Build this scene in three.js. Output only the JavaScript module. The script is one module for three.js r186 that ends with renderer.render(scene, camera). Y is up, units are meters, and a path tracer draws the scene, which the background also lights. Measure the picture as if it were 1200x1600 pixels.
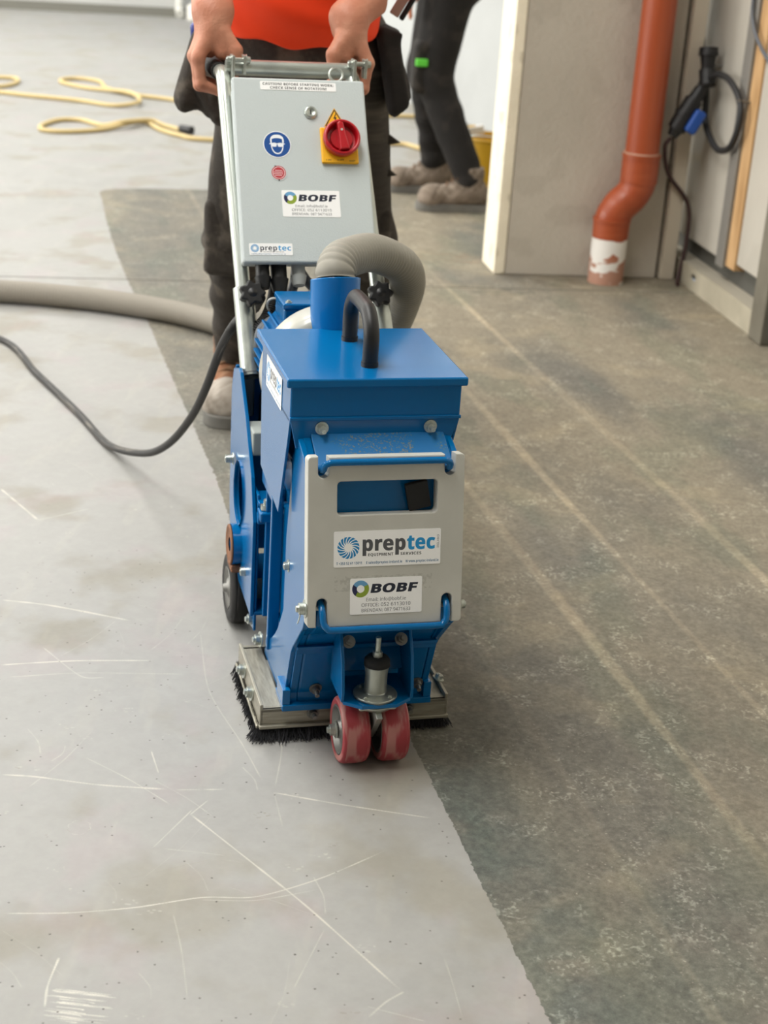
import * as THREE from 'three';
import { RoundedBoxGeometry } from 'three/addons/geometries/RoundedBoxGeometry.js';
import { mergeGeometries, mergeVertices, toCreasedNormals } from 'three/addons/utils/BufferGeometryUtils.js';
import { RectAreaLightUniformsLib } from 'three/addons/lights/RectAreaLightUniformsLib.js';

// ------------------------------------------------------------------ camera, sky, large lights, exposure
RectAreaLightUniformsLib.init();
const scene = new THREE.Scene();
const RAD = Math.PI / 180;
const camera = new THREE.PerspectiveCamera(2 * Math.atan(800 / 2500) / RAD, 1200 / 1600, 0.05, 80);
camera.position.set(0, 1.23, 0);
camera.rotation.order = 'YXZ';
camera.rotation.set(-21.8 * RAD, 0, 3.8 * RAD);
camera.focus = 2.2; camera.userData.fStop = 6.2;
const renderer = new THREE.WebGLRenderer({ antialias: true });
renderer.toneMapping = THREE.LinearToneMapping;
renderer.toneMappingExposure = 0.78;
renderer.shadowMap.enabled = true;
scene.background = new THREE.Color(0.55, 0.62, 0.7);   // overcast sky outside the closed hall

// The hall is turned 10 degrees: u runs to the right wall, v towards the photographer's back.
const HA = 10 * RAD, HE = [Math.cos(HA), -Math.sin(HA)], HN = [Math.sin(HA), Math.cos(HA)];
const hallXZ = (u, v) => [u * HE[0] + v * HN[0], u * HE[1] + v * HN[1]];
const H = (u, y, v) => { const [x, z] = hallXZ(u, v); return new THREE.Vector3(x, y, z); };
const CEIL = 4.6, HALL = { u0: -9, u1: 1.92, v0: -14, v1: 7 };
const GLOW = [1.0, 0.985, 0.945];
// roof lights: [u, v, width, length, light]; wall windows: [v, height, width, tall, light]
const ROOFLIGHTS = [[-1.0, -11.0, 1.4, 3.0, 20], [-0.9, -6.6, 1.4, 3.0, 12], [-4.6, -11.0, 1.4, 3.0, 20], [-4.6, -6.6, 1.4, 3.0, 10], [-4.6, -2.2, 1.4, 3.0, 10], [-0.9, -2.2, 1.4, 3.0, 15]];
const WINDOWS = [[-11.4, 2.2, 3.6, 2.8, 9], [-7.2, 2.2, 3.6, 2.8, 8], [-3.0, 2.2, 3.6, 2.8, 7]];

// ------------------------------------------------------------------ helpers
let seed = 7;
const rnd = () => { seed = (seed + 0x6d2b79f5) | 0; let t = Math.imul(seed ^ (seed >>> 15), 1 | seed); t = (t + Math.imul(t ^ (t >>> 7), 61 | t)) ^ t; return ((t ^ (t >>> 14)) >>> 0) / 4294967296; };
const V = (x, y, z) => new THREE.Vector3(x, y, z);
const clamp = (x, a = 0, b = 1) => Math.min(b, Math.max(a, x));
const mix = (a, b, t) => a + (b - a) * t;
const smooth = (a, b, x) => { const t = clamp((x - a) / (b - a)); return t * t * (3 - 2 * t); };
const used = new Map();
function numbered(name) { const n = used.get(name) || 0; used.set(name, n + 1); return n ? name + '_' + String(n).padStart(3, '0') : name; }
function mesh(name, geo, mat, parent) {
  const list = Array.isArray(geo) ? geo : [geo];
  const g = list.length === 1 ? list[0] : mergeGeometries(list.map((q) => { const c = q.index ? q.toNonIndexed() : q; for (const k of Object.keys(c.attributes)) if (!['position', 'normal', 'uv'].includes(k)) c.deleteAttribute(k); return c; }));
  const m = new THREE.Mesh(g, mat);
  m.name = parent ? name : numbered(name); m.castShadow = m.receiveShadow = true;
  (parent || scene).add(m); return m;
}
function thing(name, label, category, group) {
  const o = new THREE.Group(); o.name = numbered(name); scene.add(o);
  o.userData = { label, category }; if (group) o.userData.group = group; return o;
}
function tag(o, label, category, group) { Object.assign(o.userData, { label, category }, group ? { group } : {}); return o; }
function struct(o) { o.userData.kind = 'structure'; return o; }
function part(name, parent) { const o = new THREE.Group(); o.name = name; parent.add(o); return o; }
const at = (g, x, y, z) => g.translate(x, y, z);
const rbox = (x0, x1, y0, y1, z0, z1, r = 0.002) => at(new RoundedBoxGeometry(x1 - x0, y1 - y0, z1 - z0, 2, Math.min(r, (x1 - x0) / 2.01, (y1 - y0) / 2.01, (z1 - z0) / 2.01)), (x0 + x1) / 2, (y0 + y1) / 2, (z0 + z1) / 2);
const box = (x0, x1, y0, y1, z0, z1) => at(new THREE.BoxGeometry(x1 - x0, y1 - y0, z1 - z0), (x0 + x1) / 2, (y0 + y1) / 2, (z0 + z1) / 2);
const QY = new THREE.Vector3(0, 1, 0);
function orient(g, dir, p) { g.applyQuaternion(new THREE.Quaternion().setFromUnitVectors(QY, dir.clone().normalize())); return g.translate(p.x, p.y, p.z); }
function rod(a, b, r, r2 = r, seg = 24, open = false) { const d = b.clone().sub(a), l = d.length(); return orient(new THREE.CylinderGeometry(r2, r, l, seg, 1, open), d, a.clone().add(b).multiplyScalar(0.5)); }
function lathe(pts, seg = 40) { return new THREE.LatheGeometry(pts.map((p) => new THREE.Vector2(p[0], p[1])), seg); }
function pipe(pts, r, n = 80, seg = 16, caps = true) {
  const c = pts instanceof THREE.Curve ? pts : new THREE.CatmullRomCurve3(pts, false, 'catmullrom', 0.5), g = new THREE.TubeGeometry(c, n, r, seg);
  if (!caps) return g;
  const cap = (t, s) => orient(new THREE.CylinderGeometry(r, r, 0.0006, seg), c.getTangent(t).multiplyScalar(s), c.getPoint(t));
  return mergeGeometries([g.toNonIndexed(), cap(0, -1).toNonIndexed(), cap(1, 1).toNonIndexed()]);
}
function shapeOf(pts) { const s = new THREE.Shape(); pts.forEach((p, i) => (i ? s.lineTo(p[0], p[1]) : s.moveTo(p[0], p[1]))); s.closePath(); return s; }
function roundRect(x0, y0, x1, y1, r, S = THREE.Shape) {
  const s = new S(); s.moveTo(x0 + r, y0); s.lineTo(x1 - r, y0); s.absarc(x1 - r, y0 + r, r, -Math.PI / 2, 0); s.lineTo(x1, y1 - r); s.absarc(x1 - r, y1 - r, r, 0, Math.PI / 2);
  s.lineTo(x0 + r, y1); s.absarc(x0 + r, y1 - r, r, Math.PI / 2, Math.PI); s.lineTo(x0, y0 + r); s.absarc(x0 + r, y0 + r, r, Math.PI, 1.5 * Math.PI); return s;
}
function extrude(shape, depth, bevel = 0.0015, seg = 2, curve = 24) {
  const g = new THREE.ExtrudeGeometry(shape, { depth: depth - 2 * bevel, bevelEnabled: bevel > 0, bevelThickness: bevel, bevelSize: bevel, bevelOffset: -bevel, bevelSegments: seg, curveSegments: curve });
  return bevel > 0 ? g.translate(0, 0, bevel) : g;
}
// a profile in the machine's side view, points (z, y), drawn out from x0 to x1
function side(pts, x0, x1, bevel = 0.0015, holes = []) {
  const s = pts instanceof THREE.Shape ? pts : shapeOf(pts.map((p) => [-p[0], p[1]]));
  for (const h of holes) { const p = new THREE.Path(); p.absellipse(-h[0], h[1], h[2], h[3] || h[2], 0, 2 * Math.PI, true); s.holes.push(p); }
  return extrude(s, x1 - x0, bevel).rotateY(Math.PI / 2).translate(x0, 0, 0);
}
// one hexagon bolt head on a washer along +y, in metres
const boltGeo = (r, tall, stub = 0) => mergeGeometries([
  at(new THREE.CylinderGeometry(r * 1.75, r * 1.75, 0.0016, 24), 0, 0.0008, 0), at(new THREE.CylinderGeometry(r * 1.15, r * 1.2, tall, 6), 0, 0.0016 + tall / 2, 0),
  at(new THREE.CylinderGeometry(r * 0.62, r * 0.68, 0.001 + stub, 16), 0, 0.002 + tall + stub / 2, 0)].map((g) => g.toNonIndexed()));
const BOLT = boltGeo(0.0055, 0.006), BOLTLONG = boltGeo(0.0055, 0.007, 0.008), BOLTBIG = boltGeo(0.0075, 0.008, 0.003);
function bolt(parent, p, dir, g = BOLT, m = M.zinc, name = 'bolt') { const o = mesh(name, g, m, parent); o.position.copy(p); o.quaternion.setFromUnitVectors(QY, dir.clone().normalize()); return o; }

// tileable value noise, sampled bilinearly
const NT = 256, noiseTile = (() => { const a = new Float32Array(NT * NT); for (let i = 0; i < a.length; i++) a[i] = rnd(); return a; })();
function vn(x, y) { const xi = Math.floor(x), yi = Math.floor(y); let fx = x - xi, fy = y - yi; fx = fx * fx * (3 - 2 * fx); fy = fy * fy * (3 - 2 * fy); const a = xi & 255, b = (xi + 1) & 255, c = (yi & 255) << 8, d = ((yi + 1) & 255) << 8; return mix(mix(noiseTile[a + c], noiseTile[b + c], fx), mix(noiseTile[a + d], noiseTile[b + d], fx), fy); }
const fbm = (x, y, n = 4) => { let s = 0, w = 0.5, t = 0; for (let i = 0; i < n; i++) { s += w * vn(x, y); t += w; x = x * 2.03 + 17.3; y = y * 2.03 + 41.7; w *= 0.5; } return s / t; };
function canvas(w, h) { const c = document.createElement('canvas'); c.width = w; c.height = h; return c; }
function texture(c, srgb = true) { const t = new THREE.CanvasTexture(c); if (srgb) t.colorSpace = THREE.SRGBColorSpace; t.wrapS = t.wrapT = THREE.RepeatWrapping; t.magFilter = THREE.LinearFilter; return t; }
// an own small texture painted by f(u, v) -> [r, g, b] in 0..255
function paint(w, h, f, srgb = true) { const c = canvas(w, h), x = c.getContext('2d'), d = x.createImageData(w, h); for (let j = 0; j < h; j++) for (let i = 0; i < w; i++) { const p = f(i / w, j / h), k = 4 * (j * w + i); d.data[k] = p[0]; d.data[k + 1] = p[1]; d.data[k + 2] = p[2]; d.data[k + 3] = 255; } x.putImageData(d, 0, 0); return texture(c, srgb); }
const hash2 = (a, b, s) => { let h = Math.imul(a, 374761393) ^ Math.imul(b, 668265263) ^ Math.imul(s + 11, 2147483629); h = Math.imul(h ^ (h >>> 13), 1274126177); return ((h ^ (h >>> 16)) >>> 0) / 4294967296; };
const wrapN = (u, v, n, o = 3) => { let s = 0, w = 0.5, t = 0; for (let i = 0; i < o; i++) { const m = n << i, x = u * m, y = v * m, xi = Math.floor(x), yi = Math.floor(y); let fx = x - xi, fy = y - yi; fx = fx * fx * (3 - 2 * fx); fy = fy * fy * (3 - 2 * fy); const q = (k) => ((k % m) + m) % m, x0 = q(xi), x1 = q(xi + 1), y0 = q(yi), y1 = q(yi + 1); s += w * mix(mix(hash2(x0, y0, i), hash2(x1, y0, i), fx), mix(hash2(x0, y1, i), hash2(x1, y1, i), fx), fy); t += w; w *= 0.5; } return s / t; };

// box-projected uv in metres
function uvBox(geo, s = 1) {
  const g = geo.index ? geo.toNonIndexed() : geo, p = g.attributes.position, n = g.attributes.normal, uv = new Float32Array(p.count * 2);
  for (let i = 0; i < p.count; i++) { const ax = Math.abs(n.getX(i)), ay = Math.abs(n.getY(i)), az = Math.abs(n.getZ(i)), x = p.getX(i), y = p.getY(i), z = p.getZ(i); const [a, b] = ay >= ax && ay >= az ? [x, z] : ax >= az ? [z, y] : [x, y]; uv[2 * i] = a * s; uv[2 * i + 1] = b * s; }
  g.setAttribute('uv', new THREE.BufferAttribute(uv, 2)); return g;
}

// surface nets: a closed skin round f < 0
function nets(f, lo, hi, h, uvScale = 3) {
  const n = [0, 1, 2].map((k) => Math.ceil((hi[k] - lo[k]) / h) + 1), N = n[0] * n[1] * n[2], val = new Float32Array(N), id = new Int32Array(N).fill(-1), sx = 1, sy = n[0], sz = n[0] * n[1];
  for (let k = 0, i = 0; k < n[2]; k++) for (let j = 0; j < n[1]; j++) for (let q = 0; q < n[0]; q++, i++) val[i] = f(lo[0] + q * h, lo[1] + j * h, lo[2] + k * h);
  const pos = [], idx = [], off = [0, sx, sy, sx + sy, sz, sx + sz, sy + sz, sx + sy + sz];
  for (let k = 0; k < n[2] - 1; k++) for (let j = 0; j < n[1] - 1; j++) for (let q = 0; q < n[0] - 1; q++) {
    const i = q + j * sy + k * sz; let m = 0; for (let c = 0; c < 8; c++) if (val[i + off[c]] < 0) m |= 1 << c;
    if (m === 0 || m === 255) continue;
    let x = 0, y = 0, z = 0, e = 0;
    for (let a = 0; a < 8; a++) for (const bit of [1, 2, 4]) { const b = a | bit; if (a === b) continue; const va = val[i + off[a]], vb = val[i + off[b]]; if ((va < 0) === (vb < 0)) continue; const t = va / (va - vb); x += mix(a & 1, b & 1, t); y += mix((a >> 1) & 1, (b >> 1) & 1, t); z += mix(a >> 2, b >> 2, t); e++; }
    id[i] = pos.length / 3; pos.push(lo[0] + (q + x / e) * h, lo[1] + (j + y / e) * h, lo[2] + (k + z / e) * h);
  }
  for (let k = 1; k < n[2] - 1; k++) for (let j = 1; j < n[1] - 1; j++) for (let q = 1; q < n[0] - 1; q++) {
    const i = q + j * sy + k * sz, a = val[i] < 0;
    const quad = (b, p, r) => { if (a === (val[b] < 0)) return; const A = id[i], B = id[i - p], C = id[i - p - r], D = id[i - r]; if (a) idx.push(A, B, C, A, C, D); else idx.push(A, C, B, A, D, C); };
    quad(i + sx, sy, sz); quad(i + sy, sz, sx); quad(i + sz, sx, sy);
  }
  const g = new THREE.BufferGeometry(); g.setAttribute('position', new THREE.Float32BufferAttribute(pos, 3)); g.setIndex(idx);
  const nor = new Float32Array(pos.length), uv = new Float32Array(pos.length / 3 * 2), e = h * 0.5;
  for (let i = 0; i < pos.length; i += 3) { const x = pos[i], y = pos[i + 1], z = pos[i + 2], a = f(x + e, y, z) - f(x - e, y, z), b = f(x, y + e, z) - f(x, y - e, z), c = f(x, y, z + e) - f(x, y, z - e), l = Math.hypot(a, b, c) || 1; nor[i] = a / l; nor[i + 1] = b / l; nor[i + 2] = c / l; uv[i / 3 * 2] = (x + z) * uvScale; uv[i / 3 * 2 + 1] = y * uvScale; }
  g.setAttribute('normal', new THREE.BufferAttribute(nor, 3)); g.setAttribute('uv', new THREE.BufferAttribute(uv, 2)); return g;
}
const smin = (a, b, k) => { const t = Math.max(k - Math.abs(a - b), 0) / k; return Math.min(a, b) - t * t * k * 0.25; };
const smax = (a, b, k) => -smin(-a, -b, k);
// tapered capsule
function cone(a, b, ra, rb) { const bx = b.x - a.x, by = b.y - a.y, bz = b.z - a.z, l2 = bx * bx + by * by + bz * bz; return (x, y, z) => { const px = x - a.x, py = y - a.y, pz = z - a.z, t = clamp((px * bx + py * by + pz * bz) / l2); return Math.hypot(px - bx * t, py - by * t, pz - bz * t) - mix(ra, rb, t); }; }
const ell = (c, r) => (x, y, z) => { const a = (x - c.x) / r.x, b = (y - c.y) / r.y, d = (z - c.z) / r.z, l = Math.hypot(a, b, d); return (l - 1) * Math.min(r.x, r.y, r.z); };
const join = (list, k) => (x, y, z) => { let d = list[0](x, y, z); for (let i = 1; i < list.length; i++) d = smin(d, list[i](x, y, z), k); return d; };
const n3 = (x, y, z) => (vn(x + 11.3, y + z * 0.37) + vn(y * 0.9 + 71.1, z + x * 0.41) + vn(z + 37.7, x + y * 0.53)) / 3 - 0.5;

// ------------------------------------------------------------------ materials
const std = (o) => new THREE.MeshStandardMaterial(o), phy = (o) => new THREE.MeshPhysicalMaterial(o);
const fineBump = paint(256, 256, (u, v) => { const n = 255 * wrapN(u, v, 64, 2); return [n, n, n]; }, false);
const clothBump = paint(256, 256, (u, v) => { const n = 128 + 60 * Math.sin((u + v) * 2 * Math.PI * 64) + 80 * (wrapN(u, v, 16, 3) - 0.5); return [n, n, n]; }, false);
const rep = (t, a, b = a) => { const c = t.clone(); c.repeat.set(a, b); return c; };
const zincMap = paint(256, 256, (u, v) => { const n = wrapN(u, v, 6, 4), k = (n - 0.5) * 60; return [196 + k, 200 + k, 196 + k * 0.9]; });
const blueRough = paint(256, 256, (u, v) => { const n = 40 + 45 * wrapN(u, v, 5, 4); return [n, n, n]; }, false);
const galvMap = paint(256, 256, (u, v) => { const n = wrapN(u, v, 10, 3), k = (n - 0.5) * 50; return [176 + k, 174 + k, 166 + k]; });
const M = {
  blue: phy({ color: '#0064a0', roughness: 0.9, roughnessMap: blueRough, specularIntensity: 0.25, clearcoat: 0.5, clearcoatRoughness: 0.14 }),
  blueIn: phy({ color: '#005e98', roughness: 0.5, specularIntensity: 0.4 }),
  zinc: std({ map: zincMap, color: '#f4f6f2', metalness: 0.75, roughness: 0.3 }),
  steel: std({ map: zincMap, color: '#e6e6e0', metalness: 0.7, roughness: 0.33 }),
  rail: std({ map: galvMap, color: '#e8e4da', metalness: 0.55, roughness: 0.42 }),
  darkSteel: std({ color: '#83827e', metalness: 0.75, roughness: 0.45 }),
  rust: std({ map: paint(128, 128, (u, v) => { const n = wrapN(u, v, 6, 4); return [mix(90, 178, n), mix(66, 122, n), mix(52, 88, n)]; }), metalness: 0.3, roughness: 0.75 }),
  plastic: std({ color: '#161617', roughness: 0.45 }),
  rubber: std({ color: '#1f1f20', roughness: 0.75, bumpMap: rep(fineBump, 3), bumpScale: 0.0004 }),
  tyre: std({ map: paint(128, 128, (u, v) => { const n = wrapN(u, v, 8, 4), k = n > 0.56 ? 30 * (n - 0.56) * 6 : 0; return [42 + k, 41 + k, 40 + k]; }), roughness: 0.8 }),
  plate: std({ color: '#c2c1ba', roughness: 0.45, bumpMap: rep(fineBump, 6), bumpScale: 0.0002 }),
  boxGrey: phy({ color: '#c3cbcb', roughness: 0.42, bumpMap: rep(fineBump, 4), bumpScale: 0.0003, clearcoat: 0.15, clearcoatRoughness: 0.4 }),
  cowl: phy({ color: '#b9b7ac', roughness: 0.3, clearcoat: 0.4 }),
  urethane: std({ map: paint(256, 256, (u, v) => { const n = wrapN(u, v, 7, 4), d = smooth(0.42, 0.66, n); return [mix(150, 168, d), mix(48, 110, d), mix(55, 104, d)]; }), roughness: 0.55 }),
  red: phy({ color: '#b3121f', roughness: 0.3, clearcoat: 0.3 }),
  yellow: std({ color: '#f3b51a', roughness: 0.45 }),
  hose: std({ color: '#918d82', roughness: 0.6 }),
  cable: std({ color: '#232324', roughness: 0.55 }),
  greyCable: std({ color: '#5c6066', roughness: 0.5 }),
  tie: std({ color: '#cfd0cc', roughness: 0.5 }),
};
const skinMap = paint(256, 256, (u, v) => { const n = wrapN(u, v, 12, 4), k = (n - 0.5) * 34, h = 0; return [190 + k * 0.6 + h, 127 + k + h, 100 + k + h]; });
M.skin = phy({ map: skinMap, roughness: 0.55, bumpMap: rep(fineBump, 2), bumpScale: 0.0004 });
M.orange = std({ color: '#ff4206', roughness: 0.8, bumpMap: rep(clothBump, 3), bumpScale: 0.0004 });
const trouserMap = paint(512, 512, (u, v) => { const n = wrapN(u, v, 8, 5), d = smooth(0.5, 0.75, n) * 34, k = 40 * (wrapN(u, v, 64, 2) - 0.5); return [56 + d + k * 0.35, 50 + d * 0.95 + k * 0.35, 44 + d * 0.85 + k * 0.35]; });
M.trouser = std({ map: trouserMap, roughness: 0.9, bumpMap: rep(clothBump, 4), bumpScale: 0.0006 });
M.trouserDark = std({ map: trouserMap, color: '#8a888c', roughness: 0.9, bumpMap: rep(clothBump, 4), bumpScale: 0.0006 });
M.boot = std({ map: paint(256, 256, (u, v) => { const n = wrapN(u, v, 6, 4), d = smooth(0.36, 0.7, n); return [mix(132, 160, d), mix(88, 124, d), mix(60, 96, d)]; }), roughness: 0.9 });
M.bootDust = std({ map: paint(256, 256, (u, v) => { const n = wrapN(u, v, 8, 4); return [mix(120, 205, n), mix(110, 196, n), mix(98, 186, n)]; }), roughness: 0.92 });
M.sole = std({ map: paint(256, 256, (u, v) => { const n = wrapN(u, v, 10, 4); return [mix(60, 150, n), mix(60, 146, n), mix(58, 138, n)]; }), roughness: 0.9 });

// printed stickers: a thin sheet with its print on the face. draw(ctx, w, h)
function sticker(parent, x, y, z, w, h, draw, name = 'sticker', px = 512, radius = 0.002) {
  const c = canvas(px, Math.round(px * h / w)), k = c.getContext('2d'); k.fillStyle = '#fbfbfa'; k.fillRect(0, 0, c.width, c.height); k.save(); draw(k, c.width, c.height); k.restore();
  const s = radius >= w / 2 ? (() => { const q = new THREE.Shape(); q.absarc(0, 0, w / 2, 0, 2 * Math.PI); return q; })() : roundRect(-w / 2, -h / 2, w / 2, h / 2, radius), g = extrude(s, 0.0005, 0), p = g.attributes.position, uv = g.attributes.uv;
  for (let i = 0; i < p.count; i++) uv.setXY(i, p.getX(i) / w + 0.5, p.getY(i) / h + 0.5);
  const m = mesh(name, g, std({ map: texture(c), roughness: 0.35 }), parent); m.position.set(x, y, z); return m;
}
function text(k, s, x, y, size, color, { weight = '', align = 'left', wide = 0, family = 'sans-serif', slant = 0, heavy = 0 } = {}) {
  k.save(); k.font = `${weight} ${size}px ${family}`; k.fillStyle = color; k.textBaseline = 'alphabetic'; k.textAlign = 'left';
  const m = k.measureText(s).width, f = wide ? wide / m : 1; k.translate(x, y); k.transform(1, 0, slant, 1, 0, 0); k.scale(f, 1); k.translate(align === 'center' ? -m / 2 : align === 'right' ? -m : 0, 0); k.fillText(s, 0, 0); if (heavy) { k.strokeStyle = color; k.lineWidth = size * heavy; k.lineJoin = 'miter'; k.strokeText(s, 0, 0); } k.restore();
}
function swirlFan(k, cx, cy, r) { // a round fan of curved blades in blue
  k.fillStyle = '#1f86c4';
  for (let i = 0; i < 16; i++) { const a = i * Math.PI / 8, b = a + 0.42; k.beginPath(); k.moveTo(cx + r * 0.34 * Math.cos(a), cy + r * 0.34 * Math.sin(a)); k.quadraticCurveTo(cx + r * 0.72 * Math.cos(a + 0.02), cy + r * 0.72 * Math.sin(a + 0.02), cx + r * Math.cos(b), cy + r * Math.sin(b)); k.lineTo(cx + r * Math.cos(b + 0.27), cy + r * Math.sin(b + 0.27)); k.quadraticCurveTo(cx + r * 0.7 * Math.cos(a + 0.3), cy + r * 0.7 * Math.sin(a + 0.3), cx + r * 0.34 * Math.cos(a), cy + r * 0.34 * Math.sin(a)); k.fill(); }
}
function drawPreptec(k, w, h, small = false) {
  const d = '#55565a', b = '#1f93d1';
  swirlFan(k, w * 0.135, h * 0.46, h * (small ? 0.34 : 0.31));
  text(k, 'prep', w * 0.255, h * 0.56, h * 0.56, d, { weight: 'bold', wide: w * 0.42, heavy: 0.035 }); text(k, 'tec', w * 0.68, h * 0.56, h * 0.56, b, { weight: 'bold', wide: w * 0.27, heavy: 0.035 });
  k.save(); k.translate(w * 0.985, h * 0.55); k.rotate(-Math.PI / 2); text(k, 'IRELAND', 0, 0, h * 0.085, d, { wide: h * 0.38 }); k.restore();
  text(k, 'EQUIPMENT', w * 0.315, h * 0.715, h * 0.11, '#333', { weight: 'bold', wide: w * 0.24 }); text(k, 'SERVICES', w * 0.62, h * 0.715, h * 0.11, '#333', { weight: 'bold', wide: w * 0.2 });
  text(k, 'T +353 52 61 13011', w * 0.025, h * 0.93, h * 0.1, '#2b5f8a', { weight: 'bold', wide: w * 0.24 }); text(k, 'E sales@preptec-ireland.ie', w * 0.3, h * 0.93, h * 0.1, '#2b5f8a', { weight: 'bold', wide: w * 0.34 }); text(k, 'W www.preptec-ireland.ie', w * 0.67, h * 0.93, h * 0.1, '#2b5f8a', { weight: 'bold', wide: w * 0.315 });
}
function drawBobf(k, w, h) {
  const cx = w * 0.145, cy = h * 0.29, r = h * 0.235;
  const arc = (c, a, b, ox, oy) => { k.fillStyle = c; k.beginPath(); k.arc(cx, cy, r, a, b); k.arc(cx + ox, cy + oy, r * 0.52, b, a, true); k.fill(); };
  arc('#2a2c52', 1.6, 4.3, r * 0.12, 0); arc('#6aa2cc', 3.7, 6.1, 0, r * 0.1); arc('#8fa53a', -0.5, 2.2, -r * 0.08, -r * 0.05);
  k.fillStyle = '#fbfbfa'; k.beginPath(); k.arc(cx, cy, r * 0.45, 0, 7); k.fill();
  text(k, 'BOBF', w * 0.265, h * 0.405, h * 0.33, '#232838', { weight: 'bold', wide: w * 0.66, slant: -0.22, heavy: 0.05 });
  
  text(k, 'Email: info@bobf.ie', w * 0.5, h * 0.64, h * 0.13, '#2c2c33', { align: 'center', wide: w * 0.56 });
  text(k, 'OFFICE: 052 6113010', w * 0.5, h * 0.79, h * 0.135, '#2c2c33', { align: 'center', wide: w * 0.69 });
  text(k, 'BRENDAN: 087 9471633', w * 0.5, h * 0.94, h * 0.13, '#2c2c33', { align: 'center', wide: w * 0.69 });
}

// ------------------------------------------------------------------ the hall
const inHall = (o) => { o.rotation.y = HA; return o; };      // children in hall axes: x = u, z = v
const MW = 15 * RAD, MO = [0, -2.1];                           // the machine's heading and place
const toTravel = (x, z) => { const dx = x - MO[0], dz = z - MO[1]; return [dx * Math.cos(MW) - dz * Math.sin(MW), dx * Math.sin(MW) + dz * Math.cos(MW)]; };
// how far inside the shot-blasted area a point of the floor is (metres, rough)
const EDGE = [[0.9, 0.072], [-0.1, 0.074], [-0.11, -0.075], [-0.87, -0.072], [-1.15, -0.066], [-1.53, -0.071], [-2.0, -0.079], [-2.43, -0.084], [-2.88, -0.098], [-3.31, -0.102], [-3.82, -0.094], [-4.15, -0.082], [-9, -0.08]];
function blasted(X, Z) {
  let e = EDGE[0][1];
  for (let i = 1; i < EDGE.length; i++) if (Z < EDGE[i - 1][0]) e = Z < EDGE[i][0] ? EDGE[i][1] : mix(EDGE[i - 1][1], EDGE[i][1], (EDGE[i - 1][0] - Z) / (EDGE[i - 1][0] - EDGE[i][0]));
  const a = X - e, b = Z + 4.38 + 0.012 * (vn(X * 9, 3) - 0.5), r = 0.11;
  const sd = a < r && b < r ? r - Math.hypot(r - a, r - b) : Math.min(a, b);
  return sd + 0.0035 * (vn(X * 170, Z * 170) - 0.5) + 0.002 * (vn(X * 60 + 9, Z * 60) - 0.5);
}
const SEAMS = [0.27, 0.475, 0.665, 0.915];
const fbmTile = (() => { const n = 512, a = new Float32Array(n * n); for (let j = 0; j < n; j++) for (let i = 0; i < n; i++) a[j * n + i] = wrapN(i / n, j / n, 8, 5); return (x, y) => { x = (x - Math.floor(x)) * n; y = (y - Math.floor(y)) * n; const xi = x | 0, yi = y | 0, fx = x - xi, fy = y - yi, c = ((yi + 1) & 511) * n, d = yi * n, e = (xi + 1) & 511; return mix(mix(a[d + xi], a[d + e], fx), mix(a[c + xi], a[c + e], fx), fy); }; })();
const grainTile = (() => { const n = 1024, a = new Float32Array(n * n); for (let j = 0; j < n; j++) for (let i = 0; i < n; i++) a[j * n + i] = wrapN(i / n, j / n, 90, 3); return (x, y) => { x = (x - Math.floor(x)) * n; y = (y - Math.floor(y)) * n; const xi = x | 0, yi = y | 0, fx = x - xi, fy = y - yi, c = ((yi + 1) & 1023) * n, d = yi * n, e = (xi + 1) & 1023; return mix(mix(a[d + xi], a[d + e], fx), mix(a[c + xi], a[c + e], fx), fy); }; })();
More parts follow.
